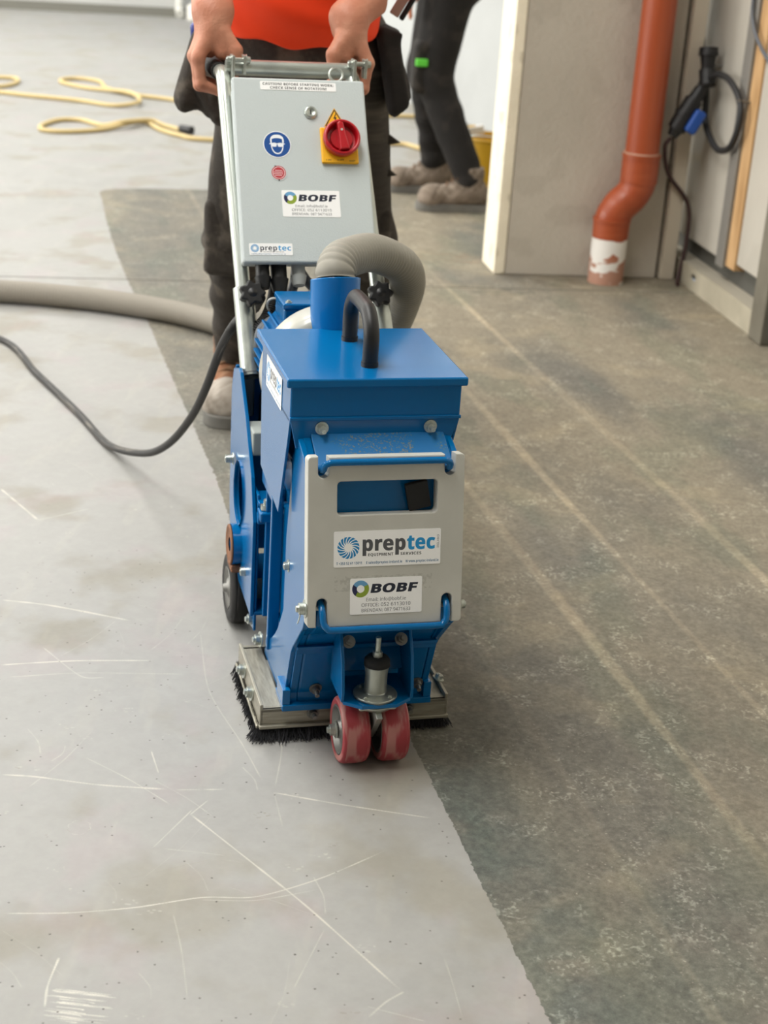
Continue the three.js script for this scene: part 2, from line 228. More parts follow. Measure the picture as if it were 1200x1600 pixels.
// colour of the floor (sRGB), its roughness and its relief
const col = [0, 0, 0, 0, 0];
function floorAt(x, z, fine) {
  const [X, Z] = toTravel(x, z), d = blasted(X, Z), n1 = fbmTile(x * 0.31, z * 0.31), n2 = fbmTile(x * 1.7 + 0.3, z * 1.7), n3_ = fbmTile(x * 7.1, z * 7.1 + 0.5), g = fine ? 0.6 * (grainTile(x * 1.9, z * 1.9) - 0.5) + 0.4 * (grainTile(x * 1.23 + z * 0.71 + 0.3, z * 1.23 - x * 0.71) - 0.5) : 0;
  if (d < 0) {   // old grey floor paint: dull, a little stained
    const st = smooth(0.52, 0.78, fbmTile(x * 0.9 + 0.6, z * 0.9 + 0.2)), pk = smooth(0.55, 0.8, fbmTile(x * 1.3 + 0.1, z * 1.3 + 0.7)), k = (n2 - 0.5) * 14 + (n3_ - 0.5) * 9 + (n1 - 0.5) * 10 + g * 7;
    col[0] = 184 + k - st * 8 + pk * 3; col[1] = 183 + k - st * 11 - pk * 2; col[2] = 178 + k - st * 18 + pk * 0;
    const worn = smooth(0.62, 0.75, fbmTile(x * 3.7, z * 0.8 + 0.4)); col[0] += worn * 4; col[1] += worn * 3.5; col[2] += worn * 2;
    col[3] = 0.42 + 0.16 * n2 + st * 0.12; col[4] = 0.55 + g * 0.1; return;
  }
  const grain = g * 58 + (n3_ - 0.5) * 22, strip = Math.floor((X - 0.073) / 0.2), tone = (vn(strip * 3.7 + 5, 1.5) - 0.5) * 7, dust = smooth(0.26, 0.8, fbmTile(X * 0.55 + 0.2, Z * 0.22 + 0.9) + 0.05 * strip * 0.5), green = smooth(0.5, 0.72, fbmTile(X * 1.1 + 0.13, Z * 0.5 + 0.37));
  let r = mix(124, 160, dust), gg = mix(120, 149, dust), b = mix(109, 127, dust);
  r -= green * 11; gg -= green * 6; b -= green * 6;
  const wet = smooth(0.2, 0.02, d) * (0.4 + 0.6 * smooth(0.4, 0.6, n2)) * (Z > -0.5 ? 1 : 0.25); r -= wet * 16; gg -= wet * 8; b -= wet * 5;   // green primer left along the pass
  if (fine) { const wisp = smooth(0.13, 0.0, Math.abs(fbmTile(x * 9.3 + 0.2, z * 9.3) - 0.5)) * smooth(0.46, 0.7, fbmTile(x * 2.6 + 0.5, z * 2.6)) * smooth(0.42, 0.62, grainTile(x * 2.7, z * 2.7 + 0.3)), salt = (hash2((x * 1700) | 0, (z * 1700) | 0, 3) - 0.5) * 15; r += wisp * 50 + salt; gg += wisp * 52 + salt; b += wisp * 49 + salt; }
  for (const s of SEAMS) { const w = 0.009 + 0.012 * vn(Z * 2.3 + s * 50, s * 9), o = X - s - 0.012 * (vn(Z * 0.9, s * 31) - 0.5), q = smooth(w, w * 0.35, Math.abs(o)) * (0.5 + 0.5 * smooth(0.25, 0.6, vn(Z * 1.4 + s * 7, 8.3))) * (0.7 + 0.6 * n3_) * (s < 0.3 ? 0.55 : 1); r += q * 34; gg += q * 29; b += q * 22; }
  const mark = smooth(0.6, 0.75, fbmTile(x * 0.8 + 0.45, z * 1.1 + 0.15)); r += mark * 12; gg += mark * 10; b += mark * 6;
  col[0] = r + grain + tone; col[1] = gg + grain + tone; col[2] = b + grain * 0.9 + tone; col[3] = 0.62 + 0.12 * n3_; col[4] = 0.4 + g * 0.9;
}
const slabGroup = struct(inHall(new THREE.Group())); slabGroup.name = numbered('floor'); scene.add(slabGroup);
function floorSlab(u0, u1, v0, v1, W, Hh, fine, draw) {
  const c = canvas(W, Hh), k = c.getContext('2d'), d = k.createImageData(W, Hh), r = fine ? canvas(W, Hh) : null, rk = r && r.getContext('2d'), rd = r && rk.createImageData(W, Hh), lo = r ? new Uint8Array(W * Hh * 4) : null;
  for (let j = 0; j < Hh; j++) for (let i = 0; i < W; i++) {
    const u = u0 + (i + 0.5) / W * (u1 - u0), v = v0 + (j + 0.5) / Hh * (v1 - v0), x = u * HE[0] + v * HN[0], z = u * HE[1] + v * HN[1], p = 4 * (j * W + i);
    floorAt(x, z, fine); d.data[p] = clamp(col[0] * 0.81, 0, 255); d.data[p + 1] = clamp(col[1] * 0.81, 0, 255); d.data[p + 2] = clamp(col[2] * 0.815, 0, 255); d.data[p + 3] = 255;
    if (rd) { const q = clamp(col[3]) * 255, h = clamp(col[4]) * 255; rd.data[p] = q; rd.data[p + 1] = q; rd.data[p + 2] = q; rd.data[p + 3] = 255; const o = 4 * ((Hh - 1 - j) * W + i); lo[o] = lo[o + 1] = lo[o + 2] = h; lo[o + 3] = 255; }
  }
  k.putImageData(d, 0, 0); if (rd) rk.putImageData(rd, 0, 0);
  const sx = W / (u1 - u0), sy = Hh / (v1 - v0), P = (x, z) => [((x * HE[0] + z * HE[1]) - u0) * sx, ((x * HN[0] + z * HN[1]) - v0) * sy];
  if (draw) draw(k, P, sx);
  const g = box(u0, u1, -0.12, 0, v0, v1), p = g.attributes.position, uv = g.attributes.uv;
  for (let i = 0; i < p.count; i++) uv.setXY(i, (p.getX(i) - u0) / (u1 - u0), 1 - (p.getZ(i) - v0) / (v1 - v0));
  const m = std({ map: texture(c), roughness: fine ? 1 : 0.55 });
  if (r) { m.roughnessMap = texture(r, false); const b = new THREE.DataTexture(lo, W, Hh); b.magFilter = THREE.LinearFilter; b.needsUpdate = true; m.bumpMap = b; m.bumpScale = 0.0006; }
  return mesh('floor_slab', g, m, slabGroup);
}
// scratches, chips and specks of grit seen on the paint, in world metres
function stroke(k, P, s, pts, w, color, alpha, rough = 0.5) {
  const c = new THREE.CatmullRomCurve3(pts.map((p) => V(p[0], 0, p[1])), false, 'catmullrom', 0.4), n = Math.ceil(c.getLength() * 260);
  k.strokeStyle = color; k.lineCap = 'round'; let q = c.getPoint(0);
  for (let i = 1; i <= n; i++) { const o = c.getPoint(i / n), a = P(q.x, q.z), b = P(o.x, o.z), f = 1 - rough + rough * 2 * vn(i * 0.31 + pts[0][0] * 90, pts[0][1] * 50); k.globalAlpha = clamp(0.85 * alpha * f * smooth(0, 0.06, i / n) * smooth(1, 0.9, i / n)); k.lineWidth = Math.max(0.6, 0.68 * w * s * (0.6 + 0.8 * vn(i * 0.17, pts[0][0] * 33))); k.beginPath(); k.moveTo(...a); k.lineTo(...b); k.stroke(); q = o; }
  k.globalAlpha = 1;
}
const PALE = '#bcb8ae';
function nearMarks(k, P, s) {
  const S = (pts, w, a, r, c = PALE) => stroke(k, P, s, pts, w, c, a, r);
  S([[-0.24, -1.9], [-0.14, -1.79], [-0.06, -1.7], [0.06, -1.55]], 0.0034, 0.95, 0.3); S([[0.06, -1.55], [0.04, -1.53], [0.02, -1.5]], 0.003, 0.6);
  S([[-0.44, -1.65], [-0.36, -1.66], [-0.28, -1.68], [-0.2, -1.71], [-0.13, -1.72], [-0.05, -1.77], [0.04, -1.85]], 0.0026, 0.95, 0.5); S([[-0.2, -1.705], [-0.13, -1.712], [-0.05, -1.745]], 0.0018, 0.5);
  S([[-0.6, -2.3], [-0.49, -2.33], [-0.36, -2.35]], 0.0044, 0.75); S([[-0.58, -2.26], [-0.47, -2.29], [-0.3, -2.31]], 0.003, 0.4); S([[-0.66, -2.54], [-0.57, -2.53], [-0.42, -2.49]], 0.006, 0.7);
  S([[-0.41, -2.03], [-0.34, -1.98], [-0.27, -1.92]], 0.0022, 0.7); S([[-0.24, -1.91], [-0.28, -1.81]], 0.002, 0.7); S([[-0.24, -1.9], [-0.22, -1.94]], 0.002, 0.6);
  S([[-0.79, -3.06], [-0.68, -2.91]], 0.006, 0.7); S([[-0.68, -2.91], [-0.59, -2.99]], 0.004, 0.35); S([[-0.13, -1.97], [-0.03, -1.95], [0.1, -1.93]], 0.0034, 0.8, 0.7);
  S([[-0.15, -2.21], [-0.13, -2.1], [-0.13, -1.98]], 0.002, 0.6); S([[-0.13, -1.97], [-0.11, -1.88]], 0.0016, 0.35); S([[-0.52, -1.97], [-0.47, -1.97], [-0.38, -1.96], [-0.28, -1.96]], 0.005, 0.6, 0.9);
  S([[-0.23, -1.67], [-0.21, -1.6], [-0.19, -1.51]], 0.0018, 0.5); S([[-0.04, -1.66], [-0.07, -1.54]], 0.0016, 0.5); S([[-0.3, -2.46], [-0.26, -2.26], [-0.19, -2.1], [-0.15, -2.0]], 0.002, 0.55);
  S([[-0.32, -2.06], [-0.3, -2.0]], 0.0022, 0.7); S([[-0.06, -1.77], [-0.045, -1.73], [-0.04, -1.69]], 0.0018, 0.55); S([[0.11, -1.62], [0.12, -1.57], [0.13, -1.51]], 0.0016, 0.5); S([[-0.55, -2.37], [-0.47, -2.28], [-0.43, -2.28]], 0.0024, 0.55);
  S([[-0.27, -1.96], [-0.2, -1.97]], 0.006, 0.35, 0.9); S([[0.02, -1.52], [0.09, -1.5]], 0.002, 0.4); S([[-0.3, -1.74], [-0.19, -1.8]], 0.0016, 0.3, 0.6, '#8d877c');
  for (let i = 0; i < 70; i++) { const x = -0.75 + rnd() * 1.0, z = -3.3 + rnd() * 1.9, a = rnd() * 6.3, l = 0.02 + rnd() * 0.16; if (blasted(...toTravel(x, z)) < -0.12) S([[x, z], [x + l * 0.5 * Math.cos(a) + 0.006, z + l * 0.5 * Math.sin(a)], [x + l * Math.cos(a), z + l * Math.sin(a)]], 0.001 + rnd() * 0.0014, 0.15 + rnd() * 0.25, 0.9); }
  // scraped patch of bare white at the lower left, and a dried ring
  for (let i = 0; i < 26; i++) { const z = -1.515 + rnd() * 0.055, x = -0.352 + 0.02 * rnd(); S([[x, z], [x + 0.03, z + 0.002], [x + 0.02 + rnd() * 0.055, z + 0.004]], 0.0016, 0.5 + rnd() * 0.4, 0.9, '#cbc8bc'); }
  S([[-0.353, -1.57], [-0.355, -1.52], [-0.35, -1.48]], 0.004, 0.7, 0.8, '#cbc8bc');
  for (let i = 0; i < 9; i++) { const a = i * 0.75; S([[-0.385 + 0.014 * Math.cos(a), -1.85 + 0.017 * Math.sin(a)], [-0.385 + 0.016 * Math.cos(a + 0.4), -1.85 + 0.018 * Math.sin(a + 0.4)], [-0.385 + 0.013 * Math.cos(a + 0.8), -1.85 + 0.016 * Math.sin(a + 0.8)]], 0.0014, 0.55, 0.8, i % 3 ? '#bdb9b0' : '#8f887b'); }
  for (let i = 0; i < 90; i++) { const x = -0.75 + rnd() * 1.0, z = -3.2 + rnd() * 1.8; if (blasted(...toTravel(x, z)) > -0.03) continue; const n = 2 + (rnd() * 7 | 0), dark = rnd() < 0.25; for (let j = 0; j < n; j++) { const [a, b] = P(x + (rnd() - 0.5) * 0.03, z + (rnd() - 0.5) * 0.014); k.globalAlpha = 0.12 + 0.3 * rnd(); k.fillStyle = dark ? '#7c776c' : PALE; k.beginPath(); k.ellipse(a, b, (0.001 + 0.004 * rnd() * rnd()) * s, (0.0008 + 0.0014 * rnd()) * s, rnd() * 0.8 - 0.4, 0, 7); k.fill(); } }
  // black steel-shot grit lying scattered on the paint; a few pale chips on the blasted side
  for (let i = 0; i < 620; i++) { const z = -1.3 - 1.5 * Math.pow(rnd(), 1.2), x = -0.75 + rnd() * 1.2; if (blasted(...toTravel(x, z)) > -0.01) continue; const [a, b] = P(x, z); k.globalAlpha = 0.6 + 0.4 * rnd(); k.fillStyle = '#34302d'; k.beginPath(); k.ellipse(a, b, (0.0007 + 0.0007 * rnd()) * s, (0.0008 + 0.0007 * rnd()) * s, rnd() * 3, 0, 7); k.fill(); }
  for (let i = 0; i < 420; i++) { const t = rnd(), Z = mix(-0.1, 0.7, rnd()), X = (i % 2 ? 0.28 : 0.34) + 0.12 * (rnd() - 0.5) * (1 + t), x = MO[0] + X * Math.cos(MW) + Z * Math.sin(MW), z = MO[1] - X * Math.sin(MW) + Z * Math.cos(MW), [a, b] = P(x, z); k.globalAlpha = 0.5 + 0.4 * rnd(); k.fillStyle = '#b5b0a0'; k.beginPath(); k.ellipse(a, b, (0.0006 + 0.0018 * rnd() * rnd()) * s, 0.0008 * s, rnd() * 3, 0, 7); k.fill(); }
  k.globalAlpha = 1;
}
function farMarks(k, P, s) {   // dried puddle edges and rust near the pier foot
  const blot = (x, z, r, c, al) => { for (let i = 0; i < 60; i++) { const a = rnd() * 6.3, q = r * Math.sqrt(rnd()), [px, py] = P(x + q * 1.7 * Math.cos(a), z + q * Math.sin(a)); k.globalAlpha = al; k.fillStyle = c; k.beginPath(); k.ellipse(px, py, r * 0.22 * s, r * 0.14 * s, 0.1, 0, 7); k.fill(); } k.globalAlpha = 1; };
  blot(0.31, -5.06, 0.07, '#4c4a40', 0.16); blot(0.17, -5.5, 0.09, '#8a5a35', 0.07); blot(0.1, -5.42, 0.07, '#5d5f52', 0.08); blot(0.7, -5.2, 0.12, '#3f3a33', 0.05); blot(0.45, -5.24, 0.1, '#55483a', 0.06); blot(-1.08, -5.95, 0.03, '#6d6f74', 0.16);
}
floorSlab(-0.6, 1.9, -3.5, -1.2, 2048, 1884, true, nearMarks);
floorSlab(-2.6, 1.9, -4.95, -3.5, 2000, 644, true, farMarks);
floorSlab(-2.6, 1.9, -9.5, -4.958, 1400, 1413, true, farMarks);
floorSlab(-9.2, -2.6, -9.5, -1.2, 128, 160, false); floorSlab(-2.6, -0.6, -3.5, -1.2, 256, 294, false); floorSlab(-9.2, 2.1, -14.2, -9.5, 512, 212, false); floorSlab(-9.2, 2.1, -1.2, 7.2, 256, 190, false);
mesh('joint_filler', box(-2.6, 1.9, -0.1, -0.004, -4.958, -4.95), std({ color: '#3c3a36', roughness: 0.9 }), slabGroup);

const wallMap = (a, b, n = 5) => paint(512, 512, (u, v) => { const k = (wrapN(u, v, n, 5) - 0.5), d = smooth(0.62, 0.74, wrapN(u + 0.3, v, 14, 4)); return [0, 1, 2].map((i) => a[i] + k * 26 - d * b); });
const plaster = std({ map: rep(wallMap([188, 181, 168], 7), 0.7), roughness: 0.9, bumpMap: rep(fineBump, 2), bumpScale: 0.0012 });
const farPaint = std({ map: rep(wallMap([186, 186, 182], 8), 0.3), roughness: 0.85 });
const whitePanel = phy({ map: rep(wallMap([192, 187, 176], 5), 0.5), roughness: 0.4, clearcoat: 0.2 });
const cream = std({ map: rep(wallMap([238, 229, 206], 26, 9), 1.4), roughness: 0.8, bumpMap: rep(fineBump, 3), bumpScale: 0.0015 });
const darkGrey = std({ color: '#6f6e68', roughness: 0.7 });
function wallGroup(name) { const g = struct(inHall(new THREE.Group())); g.name = numbered(name); scene.add(g); return g; }
const wm = (name, geo, mat, parent) => mesh(name, uvBox(geo), mat, parent);
// rear end wall with a darker strip along its foot
const wf = wallGroup('wall_far');
wm('wall_face', box(-9.2, 2.2, 0, CEIL, -14.25, -13.95), farPaint, wf); wm('foot_strip', box(-9, 0.9, 0, 0.07, -13.95, -13.91), std({ color: '#77756c', roughness: 0.8 }), wf);
struct(wm('wall_left', box(-9.3, -9, 0, CEIL, -13.95, 7), farPaint)).rotation.y = HA;
struct(wm('wall_front', box(-9.3, 2.2, 0, CEIL, 7, 7.3), plaster)).rotation.y = HA;
struct(wm('ceiling', box(-9.3, 2.3, CEIL, CEIL + 0.2, -14.25, 7.3), std({ color: '#b9bab8', roughness: 0.9 }))).rotation.y = HA;
// right-hand wall: insulated panels over a steel floor channel
const wr = wallGroup('wall_right');
wm('panel', rbox(1.9, 1.99, 0.135, CEIL, -5.44, -4.865, 0.006), whitePanel, wr);
wm('panel', rbox(1.9, 1.99, 0.15, CEIL, -4.72, -4.43, 0.006), whitePanel, wr);
wm('panel', rbox(1.9, 1.99, 0.13, CEIL, -4.33, -2.2, 0.006), whitePanel, wr); wm('panel', rbox(1.9, 1.99, 0.13, CEIL, -2.19, 7, 0.006), whitePanel, wr);
wm('flashing', rbox(1.885, 1.95, 0.12, CEIL, -4.865, -4.8, 0.003), std({ color: '#8b8882', roughness: 0.5, metalness: 0.3 }), wr);
wm('batten', rbox(1.895, 1.95, 0.13, CEIL, -4.797, -4.722, 0.002), std({ map: paint(128, 512, (u, v) => { const n = wrapN(u, v * 0.25, 24, 3), k = (n - 0.5) * 50; return [186 + k, 148 + k, 102 + k]; }), roughness: 0.7 }), wr);
wm('backing', box(1.97, 2.06, 0, CEIL, -5.45, 7), darkGrey, wr);
const slotHole = new THREE.Path(); slotHole.absellipse(4.98, 0.045, 0.022, 0.011, 0, 7, true);
const ch = roundRect(4.43, 0, 5.5, 0.075, 0.004); ch.holes.push(slotHole);
wm('floor_channel', extrude(ch, 0.006, 0.001).rotateY(Math.PI / 2).translate(1.862, 0, 0), std({ map: galvMap, color: '#fbf3e2', roughness: 0.6, metalness: 0.1 }), wr);
wm('floor_channel', box(1.866, 1.95, 0.068, 0.074, -5.5, -4.43), std({ color: '#b5ae9e', roughness: 0.7, metalness: 0.1 }), wr);
wm('channel_back', box(1.93, 1.96, 0, 0.135, -5.5, -4.43), std({ color: '#55544e', roughness: 0.8 }), wr);
const post = struct(wm('column_right', rbox(1.85, 1.96, 0, CEIL, -4.428, -4.33, 0.006), std({ map: galvMap, color: '#a8a398', roughness: 0.6, metalness: 0.3 }))); post.rotation.y = HA;
// the pier that stands out from the wall, with a pale board on its end
const pier = wallGroup('wall_pier');
wm('pier_face', rbox(1.263, 1.79, 0, CEIL, -5.33, -5.15, 0.004), plaster, pier);
wm('end_board', rbox(1.225, 1.262, 0, CEIL, -5.335, -5.147, 0.004), cream, pier);
wm('corner_board', rbox(1.8, 1.85, 0, CEIL, -5.3, -5.13, 0.005), std({ map: rep(wallMap([200, 190, 172], 10), 0.8), roughness: 0.8 }), pier);
wm('corner_fill', box(1.85, 1.95, 0, CEIL, -5.46, -5.44), plaster, pier);
// white lining behind the pier
const wb = struct(new THREE.Group()); wb.name = numbered('wall_rear_right'); scene.add(wb);
{ const a = H(1.95, 0, -7.55), b = H(0.95, 0, -11.3), l = a.distanceTo(b); wb.position.copy(a); wb.rotation.y = Math.atan2(a.x - b.x, a.z - b.z);
  const n = 3; for (let i = 0; i < n; i++) wm('panel', rbox(0, 0.08, 0.04, CEIL, -l * (i + 1) / n + 0.004, -l * i / n - 0.004, 0.006), std({ map: rep(wallMap([178, 180, 179], 3), 0.4), roughness: 0.6 }), wb);
  wm('baseboard', box(-0.006, 0.07, 0, 0.045, -l, 0), std({ color: '#8e8c84', roughness: 0.7 }), wb); }
struct(wm('wall_rear_side', box(1.96, 2.06, 0, CEIL, -7.6, -5.45), whitePanel)).rotation.y = HA;
// roof lights and windows: backlit translucent sheets, each with its light just in front
const glow = (k) => std({ color: '#f4f3ee', emissive: new THREE.Color(...GLOW), emissiveIntensity: k, roughness: 0.6 });
function areaLight(p, to, w, h, i) { const l = new THREE.RectAreaLight(new THREE.Color(...GLOW), i, w, h); l.position.copy(p); l.lookAt(to); scene.add(l); }
ROOFLIGHTS.forEach(([u, v, w, l, i], k) => {
  const g = struct(inHall(new THREE.Group())); g.name = 'rooflight_' + (k + 1); scene.add(g);
  mesh('glowing_sheet', box(u - w / 2, u + w / 2, CEIL - 0.02, CEIL - 0.005, v - l / 2, v + l / 2), glow(1.5), g);
  mesh('rooflight_frame', [box(u - w / 2 - 0.05, u - w / 2, CEIL - 0.05, CEIL, v - l / 2, v + l / 2), box(u + w / 2, u + w / 2 + 0.05, CEIL - 0.05, CEIL, v - l / 2, v + l / 2), box(u - w / 2 - 0.05, u + w / 2 + 0.05, CEIL - 0.05, CEIL, v - l / 2 - 0.05, v - l / 2), box(u - w / 2 - 0.05, u + w / 2 + 0.05, CEIL - 0.05, CEIL, v + l / 2, v + l / 2 + 0.05)], darkGrey, g);
  const p = H(u, CEIL - 0.03, v), a = new THREE.RectAreaLight(new THREE.Color(...GLOW), i, w, l); a.position.copy(p); a.rotation.set(-Math.PI / 2, 0, HA, 'XYZ'); a.rotation.order = 'YXZ'; a.rotation.set(-Math.PI / 2, HA, 0); scene.add(a);
});
WINDOWS.forEach(([v, y, w, h, i], k) => {
  const g = struct(inHall(new THREE.Group())); g.name = 'window_' + (k + 1); scene.add(g);
  mesh('glowing_pane', box(-9, -8.98, y - h / 2, y + h / 2, v - w / 2, v + w / 2), glow(1.5), g);
  mesh('window_frame', [box(-9, -8.94, y - h / 2 - 0.06, y - h / 2, v - w / 2, v + w / 2), box(-9, -8.94, y + h / 2, y + h / 2 + 0.06, v - w / 2, v + w / 2), box(-9, -8.94, y - h / 2 - 0.06, y + h / 2 + 0.06, v - w / 2 - 0.06, v - w / 2), box(-9, -8.94, y - h / 2 - 0.06, y + h / 2 + 0.06, v + w / 2, v + w / 2 + 0.06)], darkGrey, g);
  areaLight(H(-8.96, y, v), H(0, y, v), w, h, i);
});
// ------------------------------------------------------------------ the shot blaster (x to its left as it travels, z forward, y up)
const machine = thing('shot_blaster', 'blue walk-behind floor shot blaster with grey control box and pale front plate', 'shot blaster');
machine.position.set(MO[0], 0, MO[1]); machine.rotation.y = MW;
const XC = -0.008;
const mw = (p) => machine.localToWorld(p.clone()); machine.updateMatrixWorld(true);
const dustBlue = phy({ map: (() => { const t = paint(512, 256, (u, v) => { const n = wrapN(u, v, 100, 3), m = wrapN(u + 0.2, v, 4, 3), s = smooth(0.57, 0.68, n) * smooth(0.36, 0.55, m) * 0.85; return [mix(2, 130, s), mix(100, 118, s), mix(159, 112, s)]; }); t.repeat.set(5, 5); return t; })(), roughness: 0.5, clearcoat: 0.35, clearcoatRoughness: 0.3 });

// hopper: closed box with a slanting front skirt
const hopper = mesh('hopper', [
  rbox(-0.131, 0.116, 0.505, 0.566, -0.285, -0.05, 0.003),
  side([[-0.05, 0.513], [-0.058, 0.488], [-0.111, 0.349], [-0.268, 0.365], [-0.285, 0.513]], -0.131, -0.127, 0.001),
  side([[-0.05, 0.513], [-0.07, 0.47], [-0.14, 0.40], [-0.268, 0.40], [-0.285, 0.513]], 0.112, 0.116, 0.001),
  box(-0.127, 0.112, 0.365, 0.51, -0.283, -0.279)], M.blue, machine);
{ const s = shapeOf([[-0.131, 0.515], [0.1165, 0.515], [0.102, 0.47], [-0.121, 0.47]]); mesh('flange_plate', extrude(s, 0.006, 0.001).translate(0, 0, -0.0555), M.blue, hopper);
  mesh('flange_edge', rbox(-0.1315, 0.117, 0.5115, 0.5165, -0.052, -0.0465, 0.001), M.blue, hopper);
  mesh('hopper_front', box(-0.1, 0.095, 0.37, 0.5, -0.12, -0.1), M.blueIn, hopper); }
for (const x of [-0.085, 0.073]) bolt(machine, V(x, 0.5, -0.0495), V(0, 0, 1), BOLTLONG, M.zinc, 'nut');
const lid = mesh('hopper_lid', [rbox(-0.138, 0.123, 0.5605, 0.5735, -0.302, -0.043, 0.003)], M.blue, machine);
{ const z0 = -0.236, z1 = -0.103, x = -0.008, pts = [V(x, 0.573, z1), V(x, 0.62, z1), V(x, 0.645, z1 - 0.022), V(x, 0.649, z1 - 0.05), V(x, 0.649, z0 + 0.05), V(x, 0.645, z0 + 0.022), V(x, 0.62, z0), V(x, 0.573, z0)];
  mesh('grab_handle', [pipe(pts, 0.0115, 90, 20), rod(V(x, 0.5735, z1), V(x, 0.58, z1), 0.0125), rod(V(x, 0.5735, z0), V(x, 0.58, z0), 0.0125)], M.plastic, lid); }
{ const s = sticker(machine, -0.1315, 0.5285, -0.176, 0.125, 0.048, (k, w, h) => drawPreptec(k, w, h), 'side_sticker'); s.rotation.y = -Math.PI / 2; }

// front housing: bulging channel in front of the blast wheel
const prof = [[-0.1, 0.495], [-0.052, 0.487], [0.003, 0.4615], [0.012, 0.45], [0.045, 0.27], [0.043, 0.236], [-0.004, 0.2], [-0.024, 0.176], [-0.03, 0.16], [-0.062, 0.075], [-0.062, 0.052], [-0.14, 0.052], [-0.14, 0.3]];
const front = mesh('front_housing', side(prof, -0.1, 0.093, 0.004), M.blue, machine);
{ const g = rbox(-0.1, 0.093, -0.002, 0.002, -0.033, 0.033, 0.001); uvBox(g); const m = mesh('slant_plate', uvBox(g), dustBlue, front); m.position.set(0, 0.477, -0.0235); m.rotation.x = Math.atan2(0.026, 0.056); }
// its side cheeks, cut in a long curve behind
{ const cheek = new THREE.Shape(); const q = (z, y) => [-z, y];
  cheek.moveTo(...q(-0.056, 0.486)); cheek.lineTo(...q(-0.045, 0.484)); cheek.quadraticCurveTo(...q(0.004, 0.472), ...q(0.012, 0.45)); cheek.lineTo(...q(0.047, 0.268)); cheek.quadraticCurveTo(...q(0.05, 0.238), ...q(0.03, 0.224));
  cheek.lineTo(...q(-0.024, 0.172)); cheek.lineTo(...q(-0.036, 0.157)); cheek.lineTo(...q(-0.07, 0.07)); cheek.lineTo(...q(-0.07, 0.05)); cheek.lineTo(...q(-0.245, 0.05)); cheek.lineTo(...q(-0.245, 0.075));
  cheek.quadraticCurveTo(...q(-0.17, 0.11), ...q(-0.135, 0.155)); cheek.quadraticCurveTo(...q(-0.07, 0.235), ...q(-0.069, 0.285)); cheek.quadraticCurveTo(...q(-0.074, 0.36), ...q(-0.09, 0.437)); cheek.closePath();
  for (const [x, n] of [[-0.118, 0], [0.093, 1]]) mesh('cheek_plate', side(cheek, x + (n ? 0.004 : 0), x + (n ? 0.012 : 0.008), 0.0012), M.blue, front);
  mesh('cheek_fill', [side(prof, -0.111, -0.1, 0.001), side(prof, 0.093, 0.098, 0.001)], M.blue, front); }
mesh('ledge', [rbox(-0.112, 0.1, 0.168, 0.1735, -0.06, -0.018, 0.001), rbox(-0.112, 0.1, 0.157, 0.1685, -0.06, -0.027, 0.001)], M.blue, front);
mesh('bottom_lip', [rbox(-0.124, 0.107, 0.05, 0.06, -0.11, -0.05, 0.001), rbox(-0.124, -0.112, 0.06, 0.085, -0.1, -0.052, 0.001), rbox(0.095, 0.107, 0.06, 0.085, -0.1, -0.052, 0.001)], M.blue, front);
for (const x of [-0.073, 0.085]) bolt(machine, V(x, 0.083, -0.058), V(0, -0.3, 1), BOLTLONG, M.darkSteel);
bolt(machine, V(-0.024, 0.15, -0.032), V(0, -0.3, 1), BOLT, M.darkSteel);
bolt(machine, V(-0.1165, 0.275, -0.083), V(-1, 0, 0), BOLT, M.zinc);
// blast wheel housing with its round cover
mesh('blast_housing', [rbox(-0.1, 0.085, 0.06, 0.405, -0.31, -0.1, 0.006), rbox(-0.09, 0.08, 0.1, 0.3, -0.4, -0.3, 0.006)], M.blue, machine);
{ const g = lathe([[0, 0], [0.112, 0], [0.112, 0.002], [0.108, 0.005], [0.104, 0.003], [0, 0.003]], 64).rotateZ(Math.PI / 2).translate(-0.1, 0.225, -0.155); mesh('wheel_cover', g, M.blue, machine); }
mesh('back_rib', [rbox(-0.122, -0.104, 0.075, 0.335, -0.215, -0.205, 0.002), rbox(-0.118, -0.1, 0.1, 0.33, -0.285, -0.275, 0.002), rbox(-0.122, -0.1, 0.325, 0.345, -0.3, -0.21, 0.002)], M.blue, machine);

